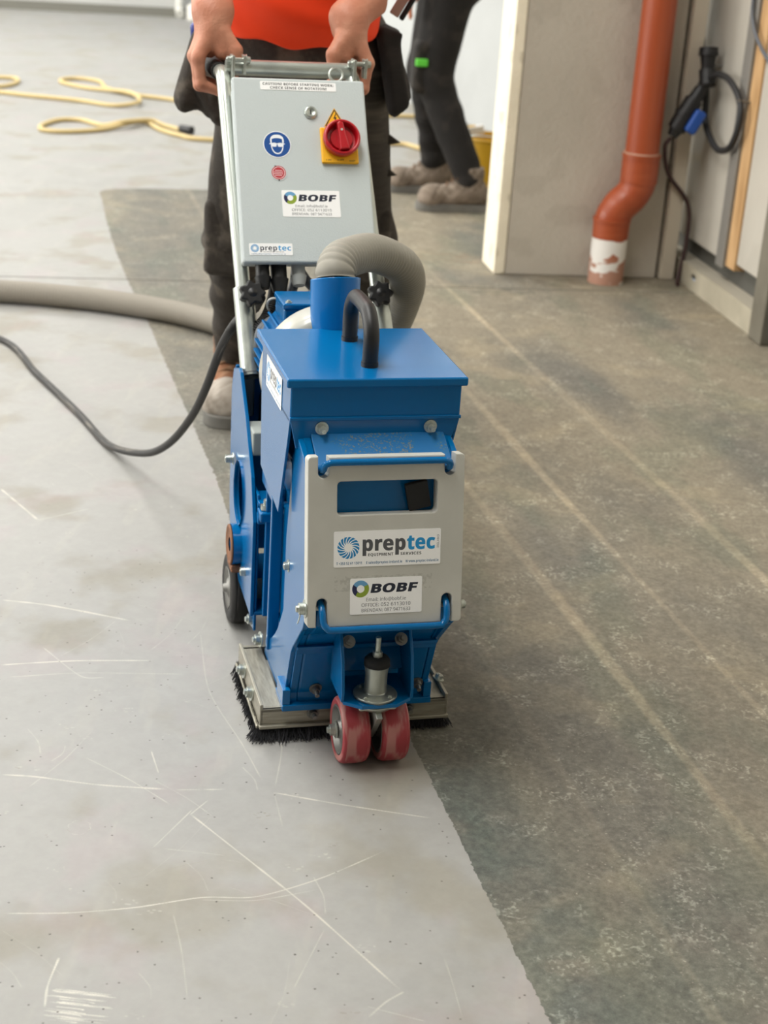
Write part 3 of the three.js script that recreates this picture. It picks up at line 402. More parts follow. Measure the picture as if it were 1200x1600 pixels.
// pale front plate, hung on two bent bars
const plate = part('cover_plate', machine); plate.position.set(XC, 0.25, 0.075); plate.rotation.x = -Math.atan2(0.045, 0.232);
{ const W = 0.1115, T = 0.241, s = new THREE.Shape(), r = 0.006;
  s.moveTo(-W + r, 0); s.lineTo(-0.0985, 0); s.lineTo(-0.0985, 0.03); s.absarc(-0.0905, 0.034, 0.0075, Math.PI, 0, true); s.lineTo(-0.083, 0); s.lineTo(0.0815, 0); s.lineTo(0.0815, 0.03); s.absarc(0.0895, 0.034, 0.0075, Math.PI, 0, true); s.lineTo(0.097, 0);
  s.lineTo(W - r, 0); s.absarc(W - r, r, r, -Math.PI / 2, 0); s.lineTo(W, T - r); s.absarc(W - r, T - r, r, 0, Math.PI / 2); s.lineTo(0.0975, T); s.lineTo(0.0975, 0.222); s.absarc(0.09, 0.2185, 0.0075, 0, Math.PI, true); s.lineTo(0.0825, T - 0.001); s.lineTo(-0.082, T - 0.001); s.lineTo(-0.082, 0.222); s.absarc(-0.0895, 0.2185, 0.0075, 0, Math.PI, true); s.lineTo(-0.097, T);
  s.lineTo(-W + r, T); s.absarc(-W + r, T - r, r, Math.PI / 2, Math.PI); s.lineTo(-W, r); s.absarc(-W + r, r, r, Math.PI, 1.5 * Math.PI);
  s.holes.push(roundRect(-0.07, 0.1585, 0.0725, 0.2055, 0.006, THREE.Path));
  mesh('plate', extrude(s, 0.022, 0.0016).translate(0, 0, -0.022), std({ map: (() => { const t = paint(512, 512, (u, v) => { const n = wrapN(u, v, 5, 4), b = smooth(0.35, 0.7, wrapN(u, v, 70, 2)), d = (u > 0.17 && u < 0.8 && v > 0.7 && v < 0.79 ? 1 : 0) * b * 16, k = (n - 0.5) * 16; return [196 + k - d, 195 + k - d, 187 + k - d]; }); t.repeat.set(4.48, 4.15); t.offset.set(0.5, 0); return t; })(), roughness: 0.45 }), plate);
  sticker(plate, 0.002, 0.1105, 0.0001, 0.153, 0.0505, drawPreptec, 'large_sticker', 1400);
  sticker(plate, 0.001, 0.0425, 0.0001, 0.1035, 0.0515, drawBobf, 'small_sticker', 1100);
  mesh('hinge_rod', rod(V(-0.1215, 0.026, -0.011), V(0.121, 0.022, -0.011), 0.0035), M.zinc, plate);
  bolt(plate, V(-0.1115, 0.026, -0.011), V(-1, 0, 0), BOLTBIG); bolt(plate, V(0.1115, 0.022, -0.011), V(1, 0, 0), BOLT);
  mesh('split_pin', pipe([V(-0.119, 0.02, -0.009), V(-0.121, 0.012, -0.008), V(-0.1235, 0.006, -0.007)], 0.0009, 12, 6), M.zinc, plate); 
  for (const [y0, y1, z1] of [[0.236, 0.233, 0.0055], [0.0, 0.001, 0.0055]]) { const up = y0 > 0.1, yb = up ? 0.233 : -0.003, ye = up ? 0.2195 : 0.033; const a = [V(-0.09, ye, -0.055), V(-0.09, ye, -0.018), V(-0.0898, ye + (up ? 0.003 : -0.01), -0.001), V(-0.0885, mix(ye, yb, 0.72), z1 * 0.7), V(-0.0835, yb * 0.92 + ye * 0.08, z1), V(-0.074, yb, z1), V(0, yb, z1), V(0.074, yb, z1), V(0.0835, yb * 0.92 + ye * 0.08, z1), V(0.0885, mix(ye, yb, 0.72), z1 * 0.7), V(0.0898, ye + (up ? 0.003 : -0.01), -0.001), V(0.09, ye, -0.018), V(0.09, ye, -0.055)]; mesh('hook_bar', pipe(a, 0.0048, 110, 14), M.blue, machine).applyMatrix4(plate.matrix.compose(plate.position, plate.quaternion, plate.scale)); }
}
mesh('rubber_flap', rbox(-0.016, 0.016, -0.02, 0.02, -0.004, 0.004, 0.001).rotateZ(0.22).translate(0.04, 0.425, 0.026), M.rubber, machine);

// caster: bracket with two cheeks, spring housing and twin red wheels
const bracket = part('caster_bracket', machine);
{ const s = shapeOf([[-0.054, -0.02], [-0.054, -0.048], [-0.03, -0.066], [0.022, -0.066], [0.047, -0.048], [0.047, -0.02], [0.047, 0.03], [-0.054, 0.03]]); mesh('floor_plate', extrude(s, 0.006, 0.001).rotateX(-Math.PI / 2).translate(0, 0.1085, -0.004), M.blue, bracket);
  const cp = [[-0.03, 0.113], [0.044, 0.113], [0.046, 0.128], [0.034, 0.175], [0.012, 0.21], [-0.01, 0.21], [-0.03, 0.19]];
  mesh('cheek', side(cp, -0.0575, -0.0525, 0.0012), M.blue, bracket); mesh('cheek', side(cp, 0.0455, 0.0505, 0.0012), M.blue, bracket);
  mesh('back_plate', extrude(shapeOf([[-0.053, 0], [0.046, 0], [0.046, 0.075], [-0.053, 0.075]]), 0.005, 0.001).rotateX(-0.62).translate(0, 0.133, -0.012), M.blue, bracket);
  for (const x of [-0.044, 0.034]) { bolt(bracket, V(x, 0.196, 0.016), V(0, 0.55, 0.84), BOLTLONG, M.darkSteel, 'nut'); } }
const caster = part('caster', machine);
{ const c = V(-0.0035, 0, 0.03);
  mesh('spring_housing', lathe([[0, 0.1145], [0.0325, 0.1145], [0.0325, 0.118], [0.031, 0.1195], [0.0175, 0.1205], [0.0165, 0.124], [0.0163, 0.15], [0.0178, 0.16], [0.019, 0.1645], [0.0185, 0.166], [0, 0.166]], 48).translate(c.x, 0, c.z), M.steel, caster);
  mesh('rubber_cap', lathe([[0, 0.164], [0.0192, 0.164], [0.0188, 0.1725], [0.016, 0.176], [0.011, 0.1775], [0, 0.1775]], 36).translate(c.x, 0, c.z), M.rubber, caster);
  mesh('stud', [rod(V(c.x, 0.17, c.z), V(c.x, 0.208, c.z), 0.0042), at(new THREE.CylinderGeometry(0.0075, 0.0075, 0.008, 6), c.x, 0.1815, c.z)].map((g) => g.index ? g.toNonIndexed() : g), M.zinc, caster);
  for (let i = 0; i < 4; i++) { const a = 0.8 + i * Math.PI / 2; bolt(caster, V(c.x + 0.0255 * Math.cos(a), 0.1185, c.z + 0.0255 * Math.sin(a)), V(0, 1, 0), boltGeo(0.003, 0.0015), M.zinc, 'rivet'); }
  mesh('swivel_plate', [lathe([[0, 0.1], [0.028, 0.1], [0.03, 0.104], [0.03, 0.1085], [0, 0.1085]], 40).translate(c.x, 0, c.z), rbox(-0.032, 0.024, 0.101, 0.1075, 0.005, 0.055, 0.003)], M.steel, caster);
  mesh('fork', [side([[0.055, 0.1], [0.066, 0.094], [0.06, 0.086], [0.035, 0.055], [0.02, 0.038], [0.003, 0.04], [0.0, 0.058], [0.02, 0.1]], -0.008, 0.001, 0.001)], M.steel, caster);
  const axle = V(0, 0.05, 0.012);
  mesh('axle', rod(V(-0.0575, axle.y, axle.z), V(0.0495, axle.y, axle.z), 0.006), M.steel, caster);
  for (const [x0, x1] of [[-0.0545, -0.0115], [0.0045, 0.0475]]) { const w = x1 - x0, t = lathe([[0.037, 0.002], [0.045, 0.0005], [0.0485, 0.003], [0.0505, 0.008], [0.0508, w / 2], [0.0505, w - 0.008], [0.0485, w - 0.003], [0.045, w - 0.0005], [0.037, w - 0.002]], 64).rotateZ(-Math.PI / 2).translate(x0, axle.y, axle.z);
    mesh('wheel', t, M.urethane, caster);
    mesh('hub', lathe([[0.007, 0.002], [0.013, 0.002], [0.014, 0.007], [0.024, 0.011], [0.031, 0.008], [0.034, 0.0015], [0.0378, 0.0015], [0.038, w / 2], [0.0378, w - 0.0015], [0.034, w - 0.0015], [0.031, w - 0.008], [0.014, w - 0.007], [0.007, w - 0.002]], 48).rotateZ(-Math.PI / 2).translate(x0, axle.y, axle.z), M.darkSteel, caster); }
  bolt(caster, V(-0.0545, axle.y, axle.z), V(-1, 0, 0), BOLTBIG, M.steel, 'axle_nut'); }

// skirt: galvanised rails holding a brush all round
const skirt = part('brush_skirt', machine);
{ const rail = (n, g) => mesh(n, g, M.rail, skirt);
  rail('front_rail', [rbox(-0.155, 0.137, 0.024, 0.05, -0.066, -0.06, 0.0012), rbox(-0.157, 0.139, 0.019, 0.0245, -0.066, -0.054, 0.0012), rbox(-0.155, 0.137, 0.044, 0.05, -0.085, -0.06, 0.0012)]);
  rail('side_rail', [rbox(-0.151, -0.12, 0.047, 0.0505, -0.262, -0.068, 0.001), rbox(-0.156, -0.151, 0.022, 0.058, -0.268, -0.06, 0.001), rbox(-0.161, -0.156, 0.018, 0.023, -0.268, -0.06, 0.001)]);
  rail('side_rail', [rbox(0.102, 0.133, 0.047, 0.0505, -0.262, -0.068, 0.001), rbox(0.133, 0.138, 0.022, 0.058, -0.268, -0.06, 0.001)]);
  rail('rear_rail', rbox(-0.155, 0.137, 0.024, 0.05, -0.275, -0.268, 0.001));
  for (const z of [-0.13, -0.205]) bolt(skirt, V(-0.156, 0.042, z), V(-1, 0.2, 0), BOLTBIG); for (const z of [-0.11, -0.2]) bolt(skirt, V(0.135, 0.058, z), V(0.4, 1, 0), BOLT);
  bolt(skirt, V(-0.0745, 0.04, -0.06), V(0, 0, 1), BOLTLONG, M.darkSteel); bolt(skirt, V(0.075, 0.04, -0.06), V(0, 0, 1), BOLTLONG, M.darkSteel);
  // bristles past counting
  const g = new THREE.ConeGeometry(0.0006, 1, 4, 1, true).translate(0, -0.5, 0), n = 6200, im = new THREE.InstancedMesh(g, std({ color: '#17171a', roughness: 0.8 }), n), q = new THREE.Quaternion(), mt = new THREE.Matrix4(), cc = new THREE.Color();
  for (let i = 0; i < n; i++) { const s = rnd(); let p, o; if (s < 0.52) { p = V(mix(-0.156, 0.136, rnd()), 0.026, -0.062 - 0.012 * rnd()); o = V((rnd() - 0.5) * 1.3 - (p.x < -0.12 ? 0.3 : 0), 0, 0.02 + rnd() * rnd() * (p.x < -0.03 ? 1.3 : 0.5)); } else if (s < 0.82) { p = V(-0.149 - 0.01 * rnd(), 0.028, mix(-0.27, -0.06, rnd())); o = V(0.1 - rnd() * rnd() * 0.7, 0, (rnd() - 0.5) * 1.2); } else { p = V(0.125 + 0.008 * rnd(), 0.028, mix(-0.27, -0.06, rnd())); o = V(0.1 * rnd(), 0, (rnd() - 0.5) * 0.4); }
    const d = V(-o.x, 1, -o.z).normalize(), l = (p.y - 0.0012 - 0.003 * rnd()) / d.y; q.setFromUnitVectors(QY, d); mt.compose(p, q, V(1, l, 1)); im.setMatrixAt(i, mt); im.setColorAt(i, cc.setScalar(0.5 + rnd() * rnd() * 5)); }
  im.name = 'bristles'; im.userData.kind = 'stuff'; im.castShadow = true; skirt.add(im);
  mesh('brush_back', [box(-0.15, 0.132, 0.012, 0.03, -0.074, -0.064), box(-0.148, -0.136, 0.012, 0.03, -0.266, -0.07), box(0.122, 0.132, 0.012, 0.03, -0.266, -0.07)], M.plastic, skirt); }
for (const [y, z] of [[0.072, -0.325], [0.072, -0.25]]) bolt(machine, V(-0.124, y, z), V(-1, 0.1, 0.1), BOLTBIG);

// rear frame: pierced side plates, axle hubs, rear wheels
const framePts = [[-0.47, 0.452], [-0.485, 0.455], [-0.535, 0.44], [-0.552, 0.4], [-0.545, 0.2], [-0.52, 0.12], [-0.47, 0.1], [-0.3, 0.09], [-0.3, 0.255], [-0.33, 0.32], [-0.4, 0.395]];
for (const x of [-0.134, 0.112]) { const f = mesh('side_frame', side(framePts, x, x + 0.006, 0.0012, [[-0.44, 0.252, 0.047, 0.055]]), M.blue, machine); }
mesh('hole_rim', (() => { const s = new THREE.Shape(); s.absellipse(0.44, 0.252, 0.05, 0.058, 0, 7); const h = new THREE.Path(); h.absellipse(0.44, 0.252, 0.047, 0.055, 0, 7, true); s.holes.push(h); return side(s, -0.137, -0.133, 0.0008); })(), M.blue, machine);
mesh('cross_plate', [rbox(-0.128, 0.112, 0.1, 0.44, -0.556, -0.549, 0.002), rbox(-0.128, 0.112, 0.09, 0.096, -0.54, -0.3, 0.002), rbox(-0.128, -0.1, 0.255, 0.27, -0.35, -0.29, 0.002)], M.blueIn, machine);
mesh('frame_tab', [rbox(-0.127, -0.1225, 0.06, 0.3, -0.345, -0.305, 0.0015), rbox(-0.127, -0.1, 0.285, 0.292, -0.345, -0.29, 0.0015)], M.blue, machine);
mesh('clamp_screw', [rod(V(-0.117, 0.262, -0.29), V(-0.117, 0.3, -0.284), 0.004), at(new THREE.CylinderGeometry(0.009, 0.009, 0.008, 6), -0.117, 0.287, -0.286)].map((g) => g.toNonIndexed()), M.zinc, machine);
mesh('clamp_block', rbox(-0.128, -0.104, 0.266, 0.282, -0.3, -0.27, 0.003), M.blue, machine);
bolt(machine, V(-0.137, 0.292, -0.495), V(-1, 0, 0), boltGeo(0.006, 0.012)); bolt(machine, V(-0.128, 0.142, -0.362), V(-1, 0, 0), boltGeo(0.0065, 0.012));
mesh('side_lug', [rbox(-0.1265, -0.121, 0.075, 0.15, -0.385, -0.34, 0.002), rbox(-0.115, -0.1, 0.08, 0.125, -0.37, -0.355, 0.002)], M.blue, machine); mesh('strut_plate', rbox(-0.118, -0.106, 0.09, 0.13, -0.36, -0.352, 0.001), M.rail, machine);
mesh('inner_box', [rbox(-0.128, -0.1, 0.345, 0.385, -0.42, -0.36, 0.003)], std({ color: '#9aa09c', roughness: 0.6 }), machine);
for (const [s, x] of [[-1, -0.134], [1, 0.112]]) {
  const xo = s < 0 ? [-0.15, -0.118] : [0.096, 0.134];
  mesh('axle_sleeve', [rod(V(xo[0] + 0.002, 0.163, -0.43), V(xo[1], 0.163, -0.43), 0.035, 0.035, 40)], M.blue, machine);
  mesh('sleeve_end', [lathe([[0.012, 0], [0.034, 0], [0.034, 0.003], [0.03, 0.004], [0.028, 0.002], [0.012, 0.002]], 36).rotateZ(-s * Math.PI / 2).translate(s < 0 ? xo[0] + 0.002 : xo[1] - 0.0, 0.163, -0.43), rbox(xo[0], xo[1] - 0.004, 0.12, 0.133, -0.45, -0.405, 0.003)], M.rust, machine);
  const wx = s < 0 ? [-0.147, -0.11] : [0.088, 0.125], w = wx[1] - wx[0], R = 0.0615;
  const wh = mesh('rear_wheel', lathe([[0.036, 0.003], [0.05, 0.001], [0.058, 0.003], [R - 0.0005, 0.008], [R, 0.0095], [R - 0.001, 0.011], [R, 0.0125], [R, w / 2], [R, w - 0.009], [0.058, w - 0.003], [0.05, w - 0.001], [0.036, w - 0.003]], 64).rotateZ(-Math.PI / 2).translate(wx[0], R, -0.475), M.tyre, machine);
  mesh('hub', lathe([[0, -0.005], [0.007, -0.005], [0.0085, 0.001], [0.016, 0.003], [0.02, 0.008], [0.032, 0.006], [0.037, 0.002], [0.037, w - 0.002], [0.02, w - 0.006], [0, w - 0.006]], 40).rotateZ(-Math.PI / 2).translate(wx[0], R, -0.475), M.darkSteel, wh);
}
mesh('rear_axle', rod(V(-0.13, 0.0615, -0.475), V(0.11, 0.0615, -0.475), 0.009), M.darkSteel, machine);
for (const x of [-0.109, 0.079]) mesh('axle_arm', rbox(x, x + 0.008, 0.05, 0.17, -0.49, -0.42, 0.003), M.blueIn, machine);

// motor lying behind the hopper
const motor = mesh('motor', [rod(V(-0.012, 0.485, -0.33), V(-0.012, 0.485, -0.5), 0.088, 0.088, 48)], M.blueIn, machine);
{ const fins = []; for (let i = 0; i < 36; i++) { const a = i * Math.PI / 18; fins.push(box(-0.0015, 0.0015, 0.086, 0.097, -0.495, -0.36).rotateZ(a).translate(-0.012, 0.485, 0)); } mesh('cooling_fins', fins, M.blueIn, motor);
  mesh('fan_cowl', lathe([[0.062, 0.0], [0.07, -0.006], [0.088, -0.006], [0.1, 0.0], [0.107, 0.012], [0.108, 0.05], [0.105, 0.052], [0.1, 0.05], [0.1, 0.014], [0.086, 0.002], [0.066, 0.001]], 72).rotateX(-Math.PI / 2).translate(-0.012, 0.485, -0.3225), M.cowl, motor);
  const bars = []; for (let i = -5; i <= 5; i++) for (const t of [0.785, -0.785]) { const o = i * 0.0115, l = Math.sqrt(Math.max(0, 0.064 ** 2 - o * o)); if (l > 0.01) bars.push(box(-l, l, o - 0.0012, o + 0.0012, -0.001, 0.001).rotateZ(t).translate(-0.012, 0.485, -0.32)); } mesh('fan_grille', bars, M.cowl, motor);
  mesh('terminal_box', [rbox(-0.078, 0.0, 0.55, 0.578, -0.48, -0.4, 0.005), rbox(-0.08, 0.002, 0.576, 0.586, -0.482, -0.398, 0.003)], M.blue, motor); for (const [x, z] of [[-0.07, -0.407], [-0.008, -0.407]]) bolt(motor, V(x, 0.586, z), V(0, 1, 0), boltGeo(0.003, 0.002), M.zinc, 'screw'); }
mesh('dark_base', rbox(-0.09, 0.07, 0.3, 0.4, -0.54, -0.33, 0.01), std({ color: '#20242c', roughness: 0.7 }), machine);
// dust outlet: its mouth is cut sloping to the back
function slant(g) { const p = g.attributes.position; for (let i = 0; i < p.count; i++) if (p.getY(i) > 0.1) p.setY(i, p.getY(i) + 0.3 * p.getZ(i)); g.computeVertexNormals(); return g; }
mesh('dust_outlet', [slant(lathe([[0.036, 0], [0.037, 0], [0.0385, 0.122], [0.0385, 0.124], [0.0365, 0.124], [0.035, 0.002]], 56)).rotateX(-0.03).rotateZ(0.02).translate(-0.011, 0.52, -0.325), rbox(-0.06, 0.04, 0.4, 0.523, -0.365, -0.288, 0.01)], phy({ color: '#0072b8', roughness: 0.35, specularIntensity: 0.3, clearcoat: 0.5, clearcoatRoughness: 0.1 }), machine);

// handle: two lower sleeves with star knobs, upper tubes, bars and grips
const hz = (y) => -0.505 - 0.66 * (y - 0.455);
for (const [xb, x, s] of [[-0.111, -0.1255, -1], [0.1235, 0.1035, 1]]) {
  const xs = (y) => mix(xb, x, (y - 0.437) / 0.448), a = V(xb, 0.437, hz(0.437)), b = V(xs(0.565), 0.565, hz(0.565)), c = V(x, 0.885, hz(0.885)), dir = c.clone().sub(a).normalize();
  const sl = mesh('handle_sleeve', [rod(a, b, 0.0175, 0.0175, 36, true), rod(a, b, 0.0148, 0.0148, 36, true).scale(1, 1, 1), rod(b, b.clone().addScaledVector(dir, 0.001), 0.0175, 0.0148, 36), rod(a.clone().addScaledVector(dir, 0.007), b, 0.0146, 0.0146, 24)], M.zinc, machine);
  mesh('sleeve_ring', rod(a.clone().addScaledVector(dir, 0.004), a.clone().addScaledVector(dir, 0.0055), 0.0179, 0.0179, 36, false), M.darkSteel, sl);
  mesh('mount_lug', [rbox(xb - 0.01, xb + 0.01, 0.36, 0.47, hz(0.437) - 0.06, hz(0.437) - 0.02, 0.003)], M.darkSteel, machine);
  const top = [b.clone().addScaledVector(dir, -0.05), b.clone().lerp(c, 0.3), b.clone().lerp(c, 0.7), c.clone().addScaledVector(dir, -0.02), c.clone().add(V(0, 0.003, -0.014)), c.clone().add(V(0, 0.003, -0.04)), c.clone().add(V(0, 0.002, -0.09)), c.clone().add(V(0, 0.002, -0.15))];
  const tube = mesh('handle_tube', pipe(top, 0.0128, 90, 24), M.zinc, machine);
  mesh('rubber_grip', pipe([V(x, 0.8875, c.z - 0.04), V(x, 0.887, c.z - 0.1), V(x, 0.887, c.z - 0.16)], 0.0155, 30, 24), M.rubber, tube);
  const n = V(0, 0.55, 0.835), kp = V(xs(0.547) - 0.0075 * s, 0.547, hz(0.547)).addScaledVector(n, 0.0175), star = new THREE.Shape();
  for (let i = 0; i <= 84; i++) { const t = i / 84 * 2 * Math.PI, r = 0.0198 + 0.0026 * Math.cos(7 * t); i ? star.lineTo(r * Math.cos(t), r * Math.sin(t)) : star.moveTo(r * Math.cos(t), r * Math.sin(t)); }
  const kn = mesh('star_knob', [extrude(star, 0.016, 0.003, 3).translate(0, 0, 0.012), rod(V(0, 0, -0.004), V(0, 0, 0.013), 0.009).toNonIndexed(), lathe([[0, 0.0275], [0.006, 0.0275], [0.008, 0.03], [0.0, 0.031]], 20).rotateX(Math.PI / 2).translate(0, 0, -0.002).toNonIndexed()], M.plastic, machine); kn.position.copy(kp); kn.quaternion.setFromUnitVectors(V(0, 0, 1), n);
  // bracket with two bolts that ties the cross bar to the tube
  const cx = x + (s < 0 ? 0.014 : -0.002), cl = mesh('bar_clamp', [rbox(cx - 0.0025, cx + 0.0025, 0.876, 0.922, c.z - 0.008, c.z + 0.02, 0.001), rbox(cx + 0.0175, cx + 0.0225, 0.89, 0.922, c.z - 0.008, c.z + 0.016, 0.001), rod(V(cx - 0.008, 0.914, c.z + 0.006), V(cx + 0.028, 0.914, c.z + 0.006), 0.0042)].map((g) => g.index ? g.toNonIndexed() : g), M.steel, machine);
  bolt(cl, V(cx - 0.0025, 0.914, c.z + 0.006), V(-1, 0, 0), BOLT); bolt(cl, V(cx + 0.0225, 0.914, c.z + 0.006), V(1, 0, 0), BOLT);
}
mesh('cross_bar', pipe([V(-0.12, 0.899, hz(0.885) - 0.012), V(0.107, 0.899, hz(0.885) - 0.012)], 0.0138, 4, 32), M.zinc, machine);
mesh('lower_bar', rod(V(-0.113, 0.5, hz(0.5) - 0.006), V(0.12, 0.5, hz(0.5) - 0.006), 0.0095), M.darkSteel, machine);
mesh('lift_ring', new THREE.TorusGeometry(0.0115, 0.0022, 12, 36).rotateX(-0.5).translate(0.062, 0.899, hz(0.885) + 0.045), M.zinc, machine);

// control box, leaning with the handle
const cbox = part('control_box', machine); cbox.position.set(-0.008, 0.617, -0.545); cbox.rotation.x = -Math.atan2(0.5363, 0.844);
mesh('housing', rbox(-0.1105, 0.1105, 0.008, 0.322, -0.047, -0.011, 0.006), M.boxGrey, cbox);
mesh('door', rbox(-0.1145, 0.1145, 0, 0.328, -0.0125, 0, 0.0045), M.boxGrey, cbox);
sticker(cbox, -0.001, 0.3135, 0, 0.131, 0.0155, (k, w, h) => { text(k, 'CAUTION! BEFORE STARTING WORK:', w / 2, h * 0.45, h * 0.4, '#222', { weight: 'bold', align: 'center', wide: w * 0.94 }); text(k, 'CHECK SENSE OF ROTATION!', w / 2, h * 0.88, h * 0.4, '#222', { weight: 'bold', align: 'center', wide: w * 0.75 }); }, 'caution_sticker', 900);
sticker(cbox, 0.0075, 0.104, 0, 0.099, 0.0465, drawBobf, 'small_sticker', 800);
sticker(cbox, -0.066, 0.0235, 0, 0.073, 0.0205, (k, w, h) => { swirlFan(k, w * 0.13, h * 0.42, h * 0.34); text(k, 'prep', w * 0.24, h * 0.6, h * 0.6, '#3a3d46', { weight: 'bold', wide: w * 0.41 }); text(k, 'tec', w * 0.66, h * 0.6, h * 0.6, '#1f93d1', { weight: 'bold', wide: w * 0.31 }); text(k, 'EQUIPMENT SERVICES', w * 0.3, h * 0.76, h * 0.13, '#333', { wide: w * 0.5 }); text(k, 'sales@preptec-ireland.ie', w * 0.04, h * 0.94, h * 0.14, '#2b5f8a', { wide: w * 0.8 }); }, 'logo_sticker', 700);
{ const p = part('lock', cbox); p.position.set(0.017, 0.2665, 0); 
  mesh('key_slot', rbox(-0.001, 0.001, -0.004, 0.004, 0.0028, 0.0034, 0.0004), M.plastic, p); mesh('lock', [lathe([[0, 0], [0.0115, 0], [0.0115, 0.002], [0.0095, 0.0045], [0.0065, 0.005], [0.006, 0.003], [0, 0.003]], 40).rotateX(Math.PI / 2)], M.zinc, p); p.name = 'cam_lock'; }
// blue eye-protection sign, small red seal, yellow triangle
sticker(cbox, -0.044, 0.208, 0, 0.047, 0.047, (k, w, h) => { k.fillStyle = '#fff'; k.fillRect(0, 0, w, h); k.fillStyle = '#1c4f96'; k.beginPath(); k.arc(w / 2, h / 2, w * 0.475, 0, 7); k.fill(); k.fillStyle = '#f1f4f8'; k.beginPath(); k.moveTo(w * 0.27, h * 0.5); k.bezierCurveTo(w * 0.2, h * 0.2, w * 0.35, h * 0.13, w * 0.5, h * 0.13); k.bezierCurveTo(w * 0.66, h * 0.13, w * 0.8, h * 0.2, w * 0.73, h * 0.5); k.bezierCurveTo(w * 0.72, h * 0.75, w * 0.62, h * 0.87, w * 0.5, h * 0.87); k.bezierCurveTo(w * 0.38, h * 0.87, w * 0.28, h * 0.75, w * 0.27, h * 0.5); k.fill(); k.fillStyle = '#1c4f96'; k.beginPath(); k.moveTo(w * 0.31, h * 0.3); k.quadraticCurveTo(w * 0.5, h * 0.22, w * 0.69, h * 0.3); k.lineTo(w * 0.69, h * 0.56); k.bezierCurveTo(w * 0.67, h * 0.72, w * 0.6, h * 0.82, w * 0.5, h * 0.82); k.bezierCurveTo(w * 0.4, h * 0.82, w * 0.33, h * 0.72, w * 0.31, h * 0.56); k.fill(); k.fillStyle = '#f4f7fb'; k.fillRect(w * 0.22, h * 0.46, w * 0.56, h * 0.035); for (const x of [0.3, 0.52]) { k.beginPath(); k.roundRect(w * x, h * 0.44, w * 0.18, h * 0.15, w * 0.05); k.fill(); } }, 'goggles_sign', 512, 0.0235);
sticker(cbox, -0.0445, 0.158, 0, 0.029, 0.029, (k, w, h) => { k.fillStyle = '#c3cbcb'; k.fillRect(0, 0, w, h); k.fillStyle = '#b8333c'; k.beginPath(); k.arc(w / 2, h / 2, w * 0.42, 0, 7); k.fill(); k.fillStyle = '#f2e6e6'; for (const [y, q] of [[0.34, 0.4], [0.44, 0.6], [0.54, 0.6], [0.64, 0.44]]) for (let x = 0.5 - q / 2; x < 0.5 + q / 2 - 0.04; x += 0.07) k.fillRect(w * x, h * y, w * 0.045, h * 0.05); k.strokeStyle = '#fbfbfa'; k.lineWidth = w * 0.025; k.beginPath(); k.arc(w / 2, h / 2, w * 0.35, 0, 7); k.stroke(); k.fillStyle = '#222'; k.fillRect(w * 0.46, h * 0.9, w * 0.08, h * 0.1); k.fillRect(w * 0.28, 0.07 * h, w * 0.1, h * 0.06); }, 'inspection_seal', 256, 0.0145);
{ const s = shapeOf([[-0.0195, -0.0165], [0.0195, -0.0165], [0, 0.0175]]), g = extrude(s, 0.0005, 0), p = g.attributes.position, uv = g.attributes.uv; for (let i = 0; i < p.count; i++) uv.setXY(i, p.getX(i) / 0.039 + 0.5, (p.getY(i) + 0.0165) / 0.034);
  const c = canvas(256, 224), k = c.getContext('2d'), tri = (m, f) => { k.fillStyle = f; k.beginPath(); k.moveTo(128, m * 2); k.lineTo(256 - m * 1.8, 224 - m); k.lineTo(m * 1.8, 224 - m); k.fill(); }; k.fillStyle = '#f2b31c'; k.fillRect(0, 0, 256, 224); tri(6, '#1c1a16'); tri(18, '#f4b51d'); k.fillStyle = '#1c1a16'; k.beginPath(); [[140, 62], [110, 128], [130, 126], [118, 168], [108, 164], [116, 196], [138, 172], [128, 170], [150, 106], [130, 110], [152, 62]].forEach((q, i) => (i ? k.lineTo(...q) : k.moveTo(...q))); k.fill();
  const m = mesh('voltage_triangle', g, std({ map: texture(c), roughness: 0.4 }), cbox); m.position.set(0.0585, 0.2585, 0.0001); }
{ mesh('switch_plate', rbox(0.03, 0.094, 0.1745, 0.2385, 0, 0.007, 0.003), M.yellow, cbox);
  const c = canvas(256, 32), k = c.getContext('2d'); k.fillStyle = '#f3b51a'; k.fillRect(0, 0, 256, 32); text(k, 'I ON', 20, 22, 18, '#2a2312', { weight: 'bold' }); text(k, '0 OFF', 128, 20, 18, '#2a2312', { weight: 'bold', align: 'center' }); text(k, 'RESET', 236, 26, 16, '#2a2312', { weight: 'bold', align: 'right' });
  const g = box(0.032, 0.092, 0.176, 0.183, 0.007, 0.0072), uv = g.attributes.uv, p = g.attributes.position; for (let i = 0; i < p.count; i++) uv.setXY(i, (p.getX(i) - 0.032) / 0.06, (p.getY(i) - 0.176) / 0.007); mesh('switch_print', g, std({ map: texture(c), roughness: 0.45 }), cbox);
  mesh('switch_dial', lathe([[0, 0.0075], [0.0235, 0.0085], [0.0245, 0.012], [0.0262, 0.021], [0.0285, 0.0225], [0.0312, 0.021], [0.032, 0.0175], [0.0315, 0.009], [0.03, 0.007], [0, 0.007]], 64).rotateX(Math.PI / 2).translate(0.0645, 0.216, 0), M.red, cbox);
  const lv = shapeOf([[-0.0055, 0.0245], [0, 0.0275], [0.0055, 0.0245], [0.0062, 0.002], [0.0085, -0.0225], [-0.0085, -0.0225], [-0.0062, 0.002]]); mesh('switch_lever', [extrude(lv, 0.017, 0.002).rotateZ(0.12).translate(0.0645, 0.2155, 0.0085), rod(V(0.0645, 0.2155, 0.006), V(0.0645, 0.2155, 0.0135), 0.0185).toNonIndexed()], M.red, cbox); 
  mesh('lever_dot', at(new THREE.CylinderGeometry(0.002, 0.002, 0.0006, 16).rotateX(Math.PI / 2), 0.0633, 0.227, 0.0257), M.plate, cbox); }
